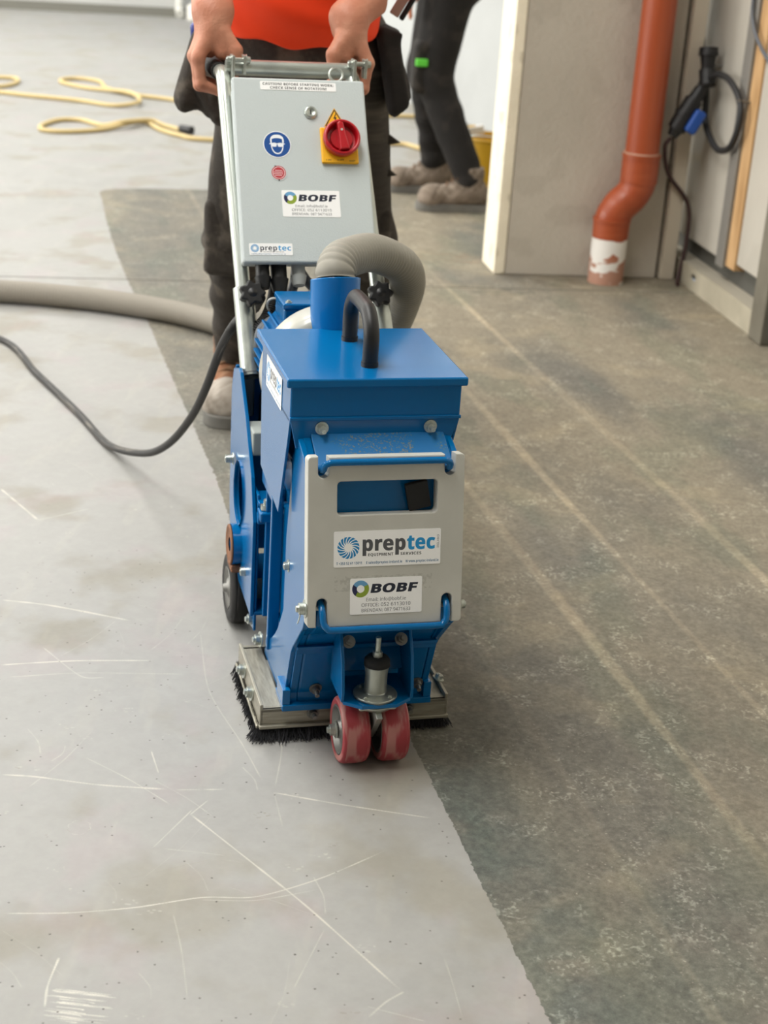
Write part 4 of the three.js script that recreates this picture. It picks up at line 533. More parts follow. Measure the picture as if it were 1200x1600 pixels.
// cable glands and leads under the box
const gland = (x, z, len, r, m) => mesh('cable_gland', [rod(V(x, 0.006, z), V(x, -len * 0.45, z), r, r, 6), rod(V(x, -len * 0.45, z), V(x, -len, z), r * 1.12, r * 0.8)], m, cbox);
gland(-0.078, -0.026, 0.036, 0.0125, M.plastic); gland(-0.05, -0.03, 0.042, 0.0145, M.plastic); gland(-0.017, -0.028, 0.03, 0.0125, std({ color: '#b9bcb8', roughness: 0.5 }));
mesh('lead', pipe([V(-0.025, 0.6, -0.585), V(-0.028, 0.575, -0.58), V(-0.035, 0.56, -0.57), V(-0.06, 0.535, -0.53), V(-0.095, 0.51, -0.51), V(-0.098, 0.46, -0.5)], 0.0085, 50, 14), M.greyCable, machine);
mesh('lead', pipe([V(-0.022, 0.6, -0.585), V(-0.008, 0.58, -0.58), V(0.005, 0.565, -0.56), V(-0.01, 0.566, -0.53), V(-0.05, 0.548, -0.51), V(-0.09, 0.51, -0.5), V(-0.09, 0.46, -0.49)], 0.0085, 60, 14), M.greyCable, machine);
{ const c = new THREE.CatmullRomCurve3([V(-0.06, 0.575, -0.57), V(-0.065, 0.55, -0.56), V(-0.08, 0.525, -0.535), V(-0.1, 0.5, -0.53), V(-0.104, 0.44, -0.53)]), rings = []; for (let i = 0; i <= 40; i++) rings.push(new THREE.TorusGeometry(0.0112, 0.0016, 8, 20).applyQuaternion(new THREE.Quaternion().setFromUnitVectors(V(0, 0, 1), c.getTangent(i / 40))).translate(...c.getPoint(i / 40).toArray())); mesh('ribbed_conduit', [pipe(c, 0.0105, 40, 14), ...rings.map((g) => g.toNonIndexed())], M.plastic, machine); }
mesh('cable_tie', new THREE.TorusGeometry(0.0205, 0.0022, 8, 36).scale(1.1, 0.62, 1).rotateY(0.5).rotateZ(-0.75).translate(-0.066, 0.545, -0.536), M.tie, machine);
// ------------------------------------------------------------------ hoses, cables and cords
function ribbed(curve, r, depth, pitch, perRib = 7, seg = 32) {
  const len = curve.getLength(), n = Math.ceil(len / pitch) * perRib, fr = curve.computeFrenetFrames(n, false), pos = [], uv = [], idx = [];
  for (let i = 0; i <= n; i++) { const p = curve.getPointAt(i / n), k = r + depth * Math.pow(Math.abs(Math.cos(Math.PI * i / perRib)), 0.7) - depth; for (let j = 0; j <= seg; j++) { const a = j / seg * 2 * Math.PI, N = fr.normals[i], B = fr.binormals[i], c = Math.cos(a) * k, s = Math.sin(a) * k; pos.push(p.x + c * N.x + s * B.x, p.y + c * N.y + s * B.y, p.z + c * N.z + s * B.z); uv.push(i / n * len * 4, j / seg); } }
  for (let i = 0; i < n; i++) for (let j = 0; j < seg; j++) { const a = i * (seg + 1) + j, b = a + seg + 1; idx.push(a, a + 1, b, b, a + 1, b + 1); }
  const g = new THREE.BufferGeometry(); g.setAttribute('position', new THREE.Float32BufferAttribute(pos, 3)); g.setAttribute('uv', new THREE.Float32BufferAttribute(uv, 2)); g.setIndex(idx); g.computeVertexNormals(); return g;
}
const L2 = (x, y, z) => mw(V(x, y, z));
{ const t = thing('vacuum_hose', 'thick grey ribbed vacuum hose curling off the blue outlet and across the floor', 'hose');
  const up = [L2(-0.0136, 0.6435, -0.328), L2(-0.0132, 0.653, -0.3325), L2(-0.0025, 0.6655, -0.353), L2(0.024, 0.666, -0.387), L2(0.06, 0.662, -0.43), L2(0.099, 0.646, -0.473), L2(0.1385, 0.6215, -0.511), L2(0.169, 0.577, -0.576), L2(0.178, 0.525, -0.634), L2(0.1765, 0.492, -0.661), L2(0.176, 0.482, -0.67)];
  mesh('upper_hose', ribbed(new THREE.CatmullRomCurve3(up, false, 'centripetal'), 0.0313, 0.0026, 0.0092), M.hose, t);
  const s = L2(0.176, 0.484, -0.671), e = L2(0.175, 0.425, -0.69); mesh('coupler', [rod(s, e, 0.021, 0.021, 32), rod(s.clone().lerp(e, 0.12), s.clone().lerp(e, 0.3), 0.024, 0.024, 32), rod(s.clone().lerp(e, 0.5), s.clone().lerp(e, 0.7), 0.024, 0.024, 32)], M.zinc, t);
  const lower = [L2(0.175, 0.43, -0.688), L2(0.168, 0.36, -0.7), L2(0.15, 0.22, -0.75), L2(0.11, 0.08, -0.83), L2(0.05, 0.036, -0.95), V(-0.235, 0.034, -3.2), V(-0.25, 0.034, -3.6), V(-0.27, 0.034, -3.95), V(-0.4, 0.034, -4.22), V(-0.58, 0.034, -4.38), V(-0.8, 0.034, -4.47), V(-1.05, 0.034, -4.51), V(-1.35, 0.034, -4.5), V(-2.0, 0.034, -4.4), V(-2.8, 0.034, -4.5)];
  mesh('floor_hose', ribbed(new THREE.CatmullRomCurve3(lower, false, 'centripetal'), 0.033, 0.0017, 0.0095, 6, 24), std({ color: '#8f897e', roughness: 0.65 }), t);
  mesh('clear_line', pipe([L2(0.192, 0.59, -0.6), L2(0.2, 0.555, -0.62), L2(0.199, 0.53, -0.63), L2(0.186, 0.505, -0.64), L2(0.178, 0.475, -0.645)], 0.0025, 30, 8), std({ color: '#b7b8c4', roughness: 0.3 }), t); }
{ const pts = [L2(-0.088, 0.555, -0.556), L2(-0.0885, 0.537, -0.585), L2(-0.091, 0.521, -0.606), L2(-0.11, 0.511, -0.607), L2(-0.132, 0.497, -0.58), V(-0.302, 0.443, -2.68), V(-0.338, 0.339, -2.78), V(-0.376, 0.248, -2.88), V(-0.428, 0.157, -2.99), V(-0.481, 0.093, -3.09), V(-0.539, 0.048, -3.2), V(-0.595, 0.018, -3.3), V(-0.64, 0.0085, -3.375), V(-0.73, 0.0085, -3.55), V(-0.89, 0.0085, -3.83), V(-1.06, 0.0085, -4.12), V(-1.35, 0.0085, -4.22), V(-1.9, 0.0085, -4.15)];
  tag(mesh('power_cable', pipe(pts, 0.0078, 260, 14), std({ map: paint(512, 64, (u, v) => { const n = wrapN(u, v, 40, 2), d = smooth(0.62, 0.7, n) * smooth(0.5, 0.56, wrapN(u + 0.4, v, 6, 2)); return [mix(42, 120, d), mix(41, 114, d), mix(40, 104, d)]; }), roughness: 0.6 })), 'black power cable sagging from the machine down onto the pale floor', 'cable'); }
const cord = std({ color: '#c6b07c', roughness: 0.6 });
const onFloor = (list, r) => list.map(([x, z, y]) => V(x, y ?? r, z));
{ const r = 0.0115, a = onFloor([[-2.55, -9.2], [-2.33, -9.28], [-2.24, -9.27], [-2.2, -9.12], [-2.22, -8.95], [-2.3, -8.84], [-2.28, -8.74], [-2.04, -8.64], [-1.76, -8.58], [-1.54, -8.48], [-1.43, -8.6, 0.024], [-1.54, -8.92, 0.024], [-1.79, -9.07], [-1.96, -9.22], [-2.0, -9.36], [-1.93, -9.45], [-1.79, -9.38], [-1.69, -9.1, 0.012], [-1.5, -8.92, 0.012], [-1.3, -8.84], [-1.17, -8.74], [-0.9, -8.66], [-0.4, -8.7], [0.3, -8.9]], r);
  tag(mesh('extension_cord', pipe(a, r, 420, 10), cord), 'pale yellow extension cord in wide loops, the farther of the two on the floor', 'cord');
  const b = onFloor([[1.0, -7.5], [0.6, -7.62], [0.13, -7.69], [0.04, -7.77], [-0.06, -7.84], [-0.4, -7.7], [-0.94, -7.59], [-1.08, -7.66], [-1.2, -7.8], [-1.3, -8.0], [-1.36, -7.86, 0.02], [-1.46, -7.67, 0.012], [-1.6, -7.55], [-1.71, -7.56], [-1.74, -7.7], [-1.7, -7.88], [-1.6, -7.92], [-1.47, -7.8, 0.012], [-1.37, -7.82, 0.034], [-1.27, -7.97, 0.026], [-1.2, -7.93], [-1.1, -7.82]], r);
  const t = thing('extension_cord', 'pale yellow extension cord in a flat twisted loop, nearer the worker with the machine', 'cord'); mesh('cord', pipe(b, r, 380, 10), cord, t); mesh('connector', [rod(V(-1.1, 0.02, -7.82), V(-1.04, 0.02, -7.77), 0.018, 0.02)], M.plastic, t); }
// ------------------------------------------------------------------ people
// A fist closed round a rod along z: x points out of the back of the hand, y up to the forearm; side -1 mirrors it. Lengths in metres.
function fistParts(s, elbow) {
  const p = (x, y, z) => V(s * x, y, z), list = [], W = p(0.008, 0.098, -0.006), k = 1.08;
  const palm = [];
  const rows = [[0.031, 1, 0.0088], [0.010, 1.04, 0.0092], [-0.011, 1.0, 0.0088], [-0.030, 0.86, 0.0078]];
  const fingers = rows.map(([z, q, r], i) => {
    const mcp = p(0.0345 * k, 0.026 - 0.004 * Math.abs(i - 1), z), pip = p((0.0345 - 0.008) * k * q + 0.003, -0.0225 * q - (i === 1 ? 0.004 : 0), z + 0.003), dip = p(-0.0035, -0.0345 * q, z + 0.005), tip = p(-0.0235 * q, -0.019, z + 0.006);
    palm.push(cone(p(0.012 - 0.004 * Math.abs(i - 1.5), 0.084, z * 0.55 - 0.004), mcp, 0.0165, 0.0118));
    return [cone(mcp, pip, r * 1.22, r * 1.06), cone(pip, dip, r * 1.08, r * 0.95), cone(dip, tip, r * 0.96, r * 0.78)];
  });
  const heel = [cone(p(0.004, 0.07, 0.016), p(-0.006, 0.034, 0.024), 0.019, 0.016), cone(p(0.002, 0.07, -0.018), p(0.004, 0.034, -0.026), 0.017, 0.013), cone(p(0.008, 0.062, 0), p(0.012, 0.03, 0), 0.018, 0.012)];
  const th = [cone(p(-0.006, 0.062, 0.022), p(-0.027, 0.036, 0.034), 0.0165, 0.0125), cone(p(-0.027, 0.036, 0.034), p(-0.0275, 0.005, 0.037), 0.012, 0.0108), cone(p(-0.0275, 0.005, 0.037), p(-0.014, -0.02, 0.038), 0.0108, 0.0085)];
  const fore = [cone(W, p(0.008, 0.075, -0.002), 0.027, 0.024), cone(W.clone().add(V(0.012 * s, 0, 0)), W.clone().lerp(elbow, 0.5), 0.024, 0.038), cone(W.clone().add(V(-0.012 * s, 0, 0)), W.clone().lerp(elbow, 0.5), 0.024, 0.036), cone(W.clone().lerp(elbow, 0.4), elbow, 0.04, 0.046)];
  const palmF = join([...palm, ...heel], 0.012), foreF = join(fore, 0.02), thF = join(th, 0.006), fF = fingers.map((f) => join(f, 0.005));
  return (x, y, z) => {
    if (y > 0.14) return foreF(x, y, z) + 0.0012 * n3(x * 90, y * 90, z * 90);
    let f = 1; for (const g of fF) f = smin(f, g(x, y, z), 0.0022);
    let d = smin(smin(palmF(x, y, z), foreF(x, y, z), 0.022), f, 0.007); d = smin(d, thF(x, y, z), 0.007);
    return Math.max(d + 0.001 * n3(x * 140, y * 140, z * 140), 0.0162 - Math.hypot(x, y));
  };
}
function nails(s, rows) { return rows; }
const toFrame = (m, v) => v.clone().applyMatrix4(m.clone().invert());
function headSDF(c, f) {   // c: centre of the head, f: the way it faces (unit, level)
  const r = V(f.z, 0, -f.x), P = (a, b, d) => V(c.x + r.x * a + f.x * d, c.y + b, c.z + r.z * a + f.z * d);
  const skull = cone(P(0, 0.03, -0.025), P(0, 0.035, 0.02), 0.086, 0.078), jaw = cone(P(0, -0.03, 0.02), P(0, -0.085, 0.045), 0.066, 0.04), nose = cone(P(0, 0.008, 0.092), P(0, -0.03, 0.113), 0.01, 0.0145), brow = cone(P(-0.038, 0.026, 0.08), P(0.038, 0.026, 0.08), 0.0135, 0.0135), chin = cone(P(-0.012, -0.088, 0.07), P(0.012, -0.088, 0.07), 0.018, 0.018), lip1 = cone(P(-0.02, -0.053, 0.088), P(0.02, -0.053, 0.088), 0.007, 0.007), lip2 = cone(P(-0.017, -0.066, 0.087), P(0.017, -0.066, 0.087), 0.0075, 0.0075);
  const ears = [-1, 1].map((s) => cone(P(s * 0.083, 0.018, -0.005), P(s * 0.08, -0.02, 0.004), 0.017, 0.011)), cheeks = [-1, 1].map((s) => cone(P(s * 0.042, -0.018, 0.062), P(s * 0.04, -0.04, 0.05), 0.024, 0.022)), sock = [-1, 1].map((s) => cone(P(s * 0.032, 0.006, 0.1), P(s * 0.033, 0.006, 0.098), 0.0145, 0.0145));
  const main = join([skull, jaw, ...cheeks], 0.05), fine = join([nose, brow, chin, lip1, lip2], 0.012), ear = join(ears, 0.01);
  return { f: (x, y, z) => { let d = smin(main(x, y, z), fine(x, y, z), 0.02); d = smin(d, ear(x, y, z), 0.01); for (const q of sock) d = smax(d, -q(x, y, z), 0.012); return d; }, P };
}
const eyeM = std({ color: '#e8e4dc', roughness: 0.2 }), irisM = std({ color: '#3d2f22', roughness: 0.2 });
function eyes(h, parent, o) { for (const s of [-1, 1]) { const e = mesh('eye', [new THREE.SphereGeometry(0.0125, 20, 14).translate(...h.P(s * 0.032, 0.006, 0.0775).sub(o).toArray())], eyeM, parent); mesh('iris', [new THREE.SphereGeometry(0.0062, 16, 12).translate(...h.P(s * 0.032, 0.006, 0.0848).sub(o).toArray())], irisM, e); } }
const fold = (x, y, z, q) => 0.5 * Math.sin(y * 70 + 7 * n3(x * 9, y * 6, z * 9) + q) * clamp(0.5 + 2.2 * n3(x * 11 + q, y * 7, z * 11));
const boxIn = (x, y, z, c, h, r) => { const a = Math.max(Math.abs(x - c.x) - h.x + r, 0), b = Math.max(Math.abs(y - c.y) - h.y + r, 0), d = Math.max(Math.abs(z - c.z) - h.z + r, 0); return Math.hypot(a, b, d) - r; };
const dustyBoot = M.bootDust.clone(); dustyBoot.color.set('#c3bab2');
function boot(parent, ankle, yaw, o, dusty) {   // a work boot, toe along +z before turning
  const t = part('boot', parent); t.position.copy(V(ankle.x, 0, ankle.z).sub(V(o.x, 0, o.z))); t.rotation.y = yaw;
  const f = join([cone(V(0, 0.1, -0.01), V(0, 0.165, -0.005), 0.05, 0.053), cone(V(0, 0.062, -0.045), V(0, 0.07, 0.05), 0.042, 0.044), cone(V(0, 0.056, 0.06), V(0.004, 0.05, 0.15), 0.046, 0.042), cone(V(-0.012, 0.05, 0.145), V(0.016, 0.05, 0.15), 0.041, 0.04)], 0.03), up = (x, y, z) => smax(smax(f(x, y, z) + 0.004 * n3(x * 60, y * 60, z * 60) - 0.0012 * Math.cos(z * 160 + y * 150) * smooth(0.06, 0.1, y), 0.02 - y, 0.004), y - 0.175, 0.004);
  mesh('upper', nets(up, [-0.08, 0.01, -0.12], [0.08, 0.19, 0.21], 0.006, 6), dusty ? dustyBoot : M.boot, t);
  const s = new THREE.Shape(); s.moveTo(-0.037, 0.1); s.bezierCurveTo(-0.036, 0.15, -0.032, 0.14, -0.034, 0.03); s.bezierCurveTo(-0.036, -0.02, -0.05, -0.08, -0.053, -0.125); s.bezierCurveTo(-0.055, -0.185, -0.03, -0.208, 0.004, -0.208); s.bezierCurveTo(0.042, -0.208, 0.06, -0.18, 0.056, -0.12); s.bezierCurveTo(0.052, -0.06, 0.036, -0.02, 0.037, 0.04); s.bezierCurveTo(0.036, 0.12, 0.02, 0.118, 0, 0.118); s.bezierCurveTo(-0.02, 0.118, -0.034, 0.115, -0.037, 0.1);
  mesh('sole', extrude(s, 0.03, 0.003, 2, 16).rotateX(-Math.PI / 2), M.sole, t);
  mesh('toe_cap', nets((x, y, z) => smax(smax(f(x, y, z) - 0.003, 0.024 - y, 0.004), 0.135 - 0.25 * y + 0.8 * Math.abs(x) * 0.5 - z, 0.006), [-0.08, 0.01, 0.05], [0.08, 0.12, 0.215], 0.006, 6), dusty ? dustyBoot : M.bootDust, t);
  const laces = []; for (let i = 0; i < 5; i++) { const z = 0.085 - i * 0.02, y = 0.107 + i * 0.014; laces.push(pipe([V(-0.03, y - 0.008, z - 0.01), V(0, y + 0.005, z), V(0.03, y - 0.006, z + 0.008)], 0.0028, 12, 6)); } mesh('lace', laces, std({ color: '#7a5a40', roughness: 0.9 }), t); return t;
}

// --- the worker who pushes the machine
{ const O = V(-0.235, 0, -3.5), t = thing('person', 'worker in orange shirt and dusty black work trousers gripping the machine handles', 'person'); t.position.copy(O);
  const shL = V(-0.44, 1.36, -3.27), shR = V(-0.03, 1.36, -3.27), elL = V(-0.405, 1.13, -3.16), elR = V(0.03, 1.12, -3.2);
  const geos = [];
  for (const [s, gx, el] of [[-1, -0.1255, elL], [1, 0.1035, elR]]) {
    const c = L2(gx, 0.887, -0.873), m = new THREE.Matrix4().makeRotationY(MW).setPosition(c), e = toFrame(m, el), f = fistParts(s, e);
    const lo = [Math.min(-0.075, e.x - 0.06), -0.06, Math.min(-0.075, e.z - 0.06)], hi = [Math.max(0.075, e.x + 0.06), e.y + 0.05, 0.085];
    const g = nets((x, y, z) => (y < 0.13 && (Math.abs(x) > 0.08 || z < -0.09) ? 0.03 : f(x, y, z)), lo, hi, 0.0036, 3); g.applyMatrix4(m); geos.push(g);
  }
  const H0 = headSDF(V(-0.235, 1.62, -3.2), V(0.1, 0, 0.995)), arms = join([cone(shL, elL, 0.056, 0.047), cone(shR, elR, 0.056, 0.047), cone(V(-0.235, 1.4, -3.28), V(-0.235, 1.55, -3.24), 0.066, 0.06), cone(shL, V(-0.235, 1.36, -3.29), 0.06, 0.1), cone(shR, V(-0.235, 1.36, -3.29), 0.06, 0.1), cone(V(-0.235, 1.33, -3.28), V(-0.235, 1.0, -3.3), 0.11, 0.12)], 0.06);
  geos.push(nets((x, y, z) => smin(arms(x, y, z), y > 1.45 ? H0.f(x, y, z) : 1, 0.02), [-0.56, 0.86, -3.48], [0.1, 1.76, -3.03], 0.009, 3));
  const body = mesh('body', geos, M.skin, t); body.geometry.translate(-O.x, 0, -O.z); eyes(H0, t, O);
  const hairF = (x, y, z) => smax(H0.f(x, y, z) - 0.009 + 0.004 * n3(x * 80, y * 30, z * 80), Math.max(1.655 - y - 0.9 * Math.max(0, -(z + 3.2)) + 0.5 * Math.max(0, z + 3.17), -1), 0.01); mesh('hair', nets(hairF, [-0.36, 1.52, -3.35], [-0.11, 1.78, -3.04], 0.007, 4).translate(-O.x, 0, -O.z), std({ color: '#3b2a1d', roughness: 0.9 }), t);
  // shirt: loose over the belly, with a drooping hem and short sleeves
  const torso = join([ell(V(-0.235, 1.28, -3.28), V(0.2, 0.16, 0.125)), ell(V(-0.235, 1.04, -3.245), V(0.182, 0.2, 0.145)), cone(V(-0.235, 1.36, -3.28), V(-0.235, 1.43, -3.27), 0.11, 0.07)], 0.1), slv = join([cone(shL, elL.clone().lerp(shL, 0.12), 0.072, 0.066), cone(shR, elR.clone().lerp(shR, 0.12), 0.072, 0.066), cone(shL, V(-0.235, 1.37, -3.28), 0.075, 0.1), cone(shR, V(-0.235, 1.37, -3.28), 0.075, 0.1)], 0.05);
  const hem = (x, z) => 0.905 + 0.018 * smooth(-0.2, -0.38, x) + 0.012 * smooth(-0.2, -0.08, x) + 0.004 * Math.sin(x * 60);
  const shirt = (x, y, z) => { let d = smin(torso(x, y, z), slv(x, y, z), 0.05); d += 0.009 * n3(x * 13, y * 9, z * 13) + 0.005 * Math.sin(y * 60 + x * 22 + 9 * n3(x * 6, y * 6, z * 6)) * smooth(1.08, 0.95, y); return smax(smax(d, hem(x, z) - y, 0.004), y - 1.47, 0.004); };
  mesh('shirt', nets(shirt, [-0.54, 0.87, -3.48], [0.09, 1.5, -3.06], 0.0065, 4).translate(-O.x, 0, -O.z), M.orange, t);
  // trousers
  const hipL = V(-0.312, 0.86, -3.37), hipR = V(-0.145, 0.86, -3.37), knL = V(-0.37, 0.475, -3.5), knR = V(-0.085, 0.475, -3.52), anL = V(-0.388, 0.12, -3.73), anR = V(-0.07, 0.13, -3.82);
  const legs = join([ell(V(-0.235, 0.9, -3.34), V(0.172, 0.14, 0.135)), cone(hipL, knL, 0.088, 0.06), cone(hipR, knR, 0.092, 0.066)], 0.06), shinL = join([cone(knL, anL, 0.056, 0.05), cone(knL.clone().add(V(0, 0.01, 0.02)), knL.clone().add(V(0, -0.08, 0.01)), 0.054, 0.05)], 0.03), shinR = join([cone(knR, anR, 0.063, 0.054), cone(knR.clone().add(V(0, 0.01, 0.02)), knR.clone().add(V(0, -0.08, 0.01)), 0.054, 0.05)], 0.03);
  const trousers = (x, y, z) => { let d = smin(legs(x, y, z), Math.min(shinL(x, y, z), shinR(x, y, z)), 0.035); d += 0.016 * n3(x * 15, y * 9, z * 15) - 0.015 * fold(x, y, z, 0) * smooth(0.62, 0.42, y) - 0.005 * fold(x, y, z, 2) * smooth(0.55, 0.7, y); return smax(smax(d, 0.085 - y, 0.006), y - 0.985, 0.006); };
  mesh('trousers', nets(trousers, [-0.56, 0.06, -3.95], [0.06, 1.0, -3.14], 0.0085, 3).translate(-O.x, 0, -O.z), M.trouser, t);
  mesh('knee_pad', nets((x, y, z) => boxIn(x, y, z, knL.clone().add(V(-0.002, -0.005, 0.058)), V(0.058, 0.085, 0.02), 0.018) + 0.006 * n3(x * 30, y * 30, z * 30), [-0.47, 0.36, -3.5], [-0.31, 0.58, -3.39], 0.007, 3).translate(-O.x, 0, -O.z), M.trouser, t);
  mesh('knee_pad', nets((x, y, z) => boxIn(x, y, z, knR.clone().add(V(0.002, -0.005, 0.058)), V(0.058, 0.085, 0.02), 0.018) + 0.006 * n3(x * 30, y * 30, z * 30), [-0.17, 0.36, -3.52], [0.0, 0.58, -3.41], 0.007, 3).translate(-O.x, 0, -O.z), M.trouser, t);
  mesh('belt', nets((x, y, z) => { const d = trousers(x, y, z); return Math.max(Math.max(d - 0.005, -d - 0.002), Math.abs(y - 0.945) - 0.02); }, [-0.45, 0.91, -3.52], [-0.02, 0.98, -3.16], 0.006, 3).translate(-O.x, 0, -O.z), M.plastic, t);
  // loose holster pockets hanging from the belt
  const pen = cone(V(-0.4255, 0.81, -3.32), V(-0.4475, 1.03, -3.32), 0.0185, 0.0185), pouch = (c, h, tilt, bx, q, k) => { const cs = Math.cos(tilt), sn = Math.sin(tilt); return nets((X, Y, Z) => { const x = X - c.x, y = Y - c.y, z = Z - c.z, a = cs * x + sn * y, b = -sn * x + cs * y, w = h.x * (1 + bx * (-b / h.y)); const d = boxIn(a * h.x / w, b, z, V(0, 0, 0), h, 0.02) + 0.02 * n3(X * 16 + q, Y * 13, Z * 16) + 0.006 * Math.sin(a * 120 + 4 * n3(X * 9, Y * 9, Z * 9)); return k ? smax(d, -pen(X, Y, Z), 0.004) : d; }, [c.x - h.x - 0.06, c.y - h.y - 0.06, c.z - h.z - 0.05], [c.x + h.x + 0.06, c.y + h.y + 0.06, c.z + h.z + 0.05], 0.007, 4).translate(-O.x, 0, -O.z); };
  mesh('holster_pocket', pouch(V(-0.418, 0.838, -3.31), V(0.042, 0.078, 0.065), -0.2, 0.12, 0, 1), M.trouser, t);
  mesh('holster_pocket', pouch(V(-0.392, 0.785, -3.29), V(0.028, 0.05, 0.05), 0.5, -0.2, 5, 0), M.trouser, t);
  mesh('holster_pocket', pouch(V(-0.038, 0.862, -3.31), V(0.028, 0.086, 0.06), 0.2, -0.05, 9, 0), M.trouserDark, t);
  for (const [a, b, c, z] of [[[-0.075, 0.74], [-0.07, 0.69], [-0.016, 0.702], -3.42], [[-0.07, 0.668], [-0.065, 0.62], [-0.02, 0.63], -3.44], [[-0.37, 0.68], [-0.36, 0.62], [-0.418, 0.625], -3.44]]) mesh('pocket_flap', extrude(shapeOf([a, b, c]), 0.014, 0.006).translate(-O.x, 0, z - O.z), M.trouser, t);
  boot(t, V(-0.386, 0, -3.73), -0.02, O, false); boot(t, V(-0.07, 0, -3.82), 0.12, O, false); }
{ const g = thing('marker_pen', 'blue capped marker poking out of the worker\'s left-hand holster pocket', 'marker'); g.position.set(-0.43, 0.855, -3.32); g.rotation.z = 0.1;
  mesh('barrel', at(new THREE.CylinderGeometry(0.0125, 0.0125, 0.07, 20), 0, 0.01, 0), std({ color: '#9aa7ae', roughness: 0.4 }), g); mesh('cap', lathe([[0, 0.072], [0.011, 0.071], [0.0145, 0.066], [0.0155, 0.042], [0, 0.042]], 24), std({ color: '#1d2f86', roughness: 0.4 }), g); }
{ const g = thing('scraper', 'flat grey scraper with a black edge standing in the worker\'s right-hand hip pocket', 'scraper'); g.position.set(-0.03, 0.992, -3.3); g.rotation.z = -0.5;
  mesh('blade', rbox(-0.012, 0.008, -0.03, 0.11, -0.004, 0.004, 0.002), std({ color: '#b7ada0', roughness: 0.5 }), g); mesh('handle', rbox(0.009, 0.02, -0.03, 0.12, -0.008, 0.008, 0.004), M.plastic, g); }

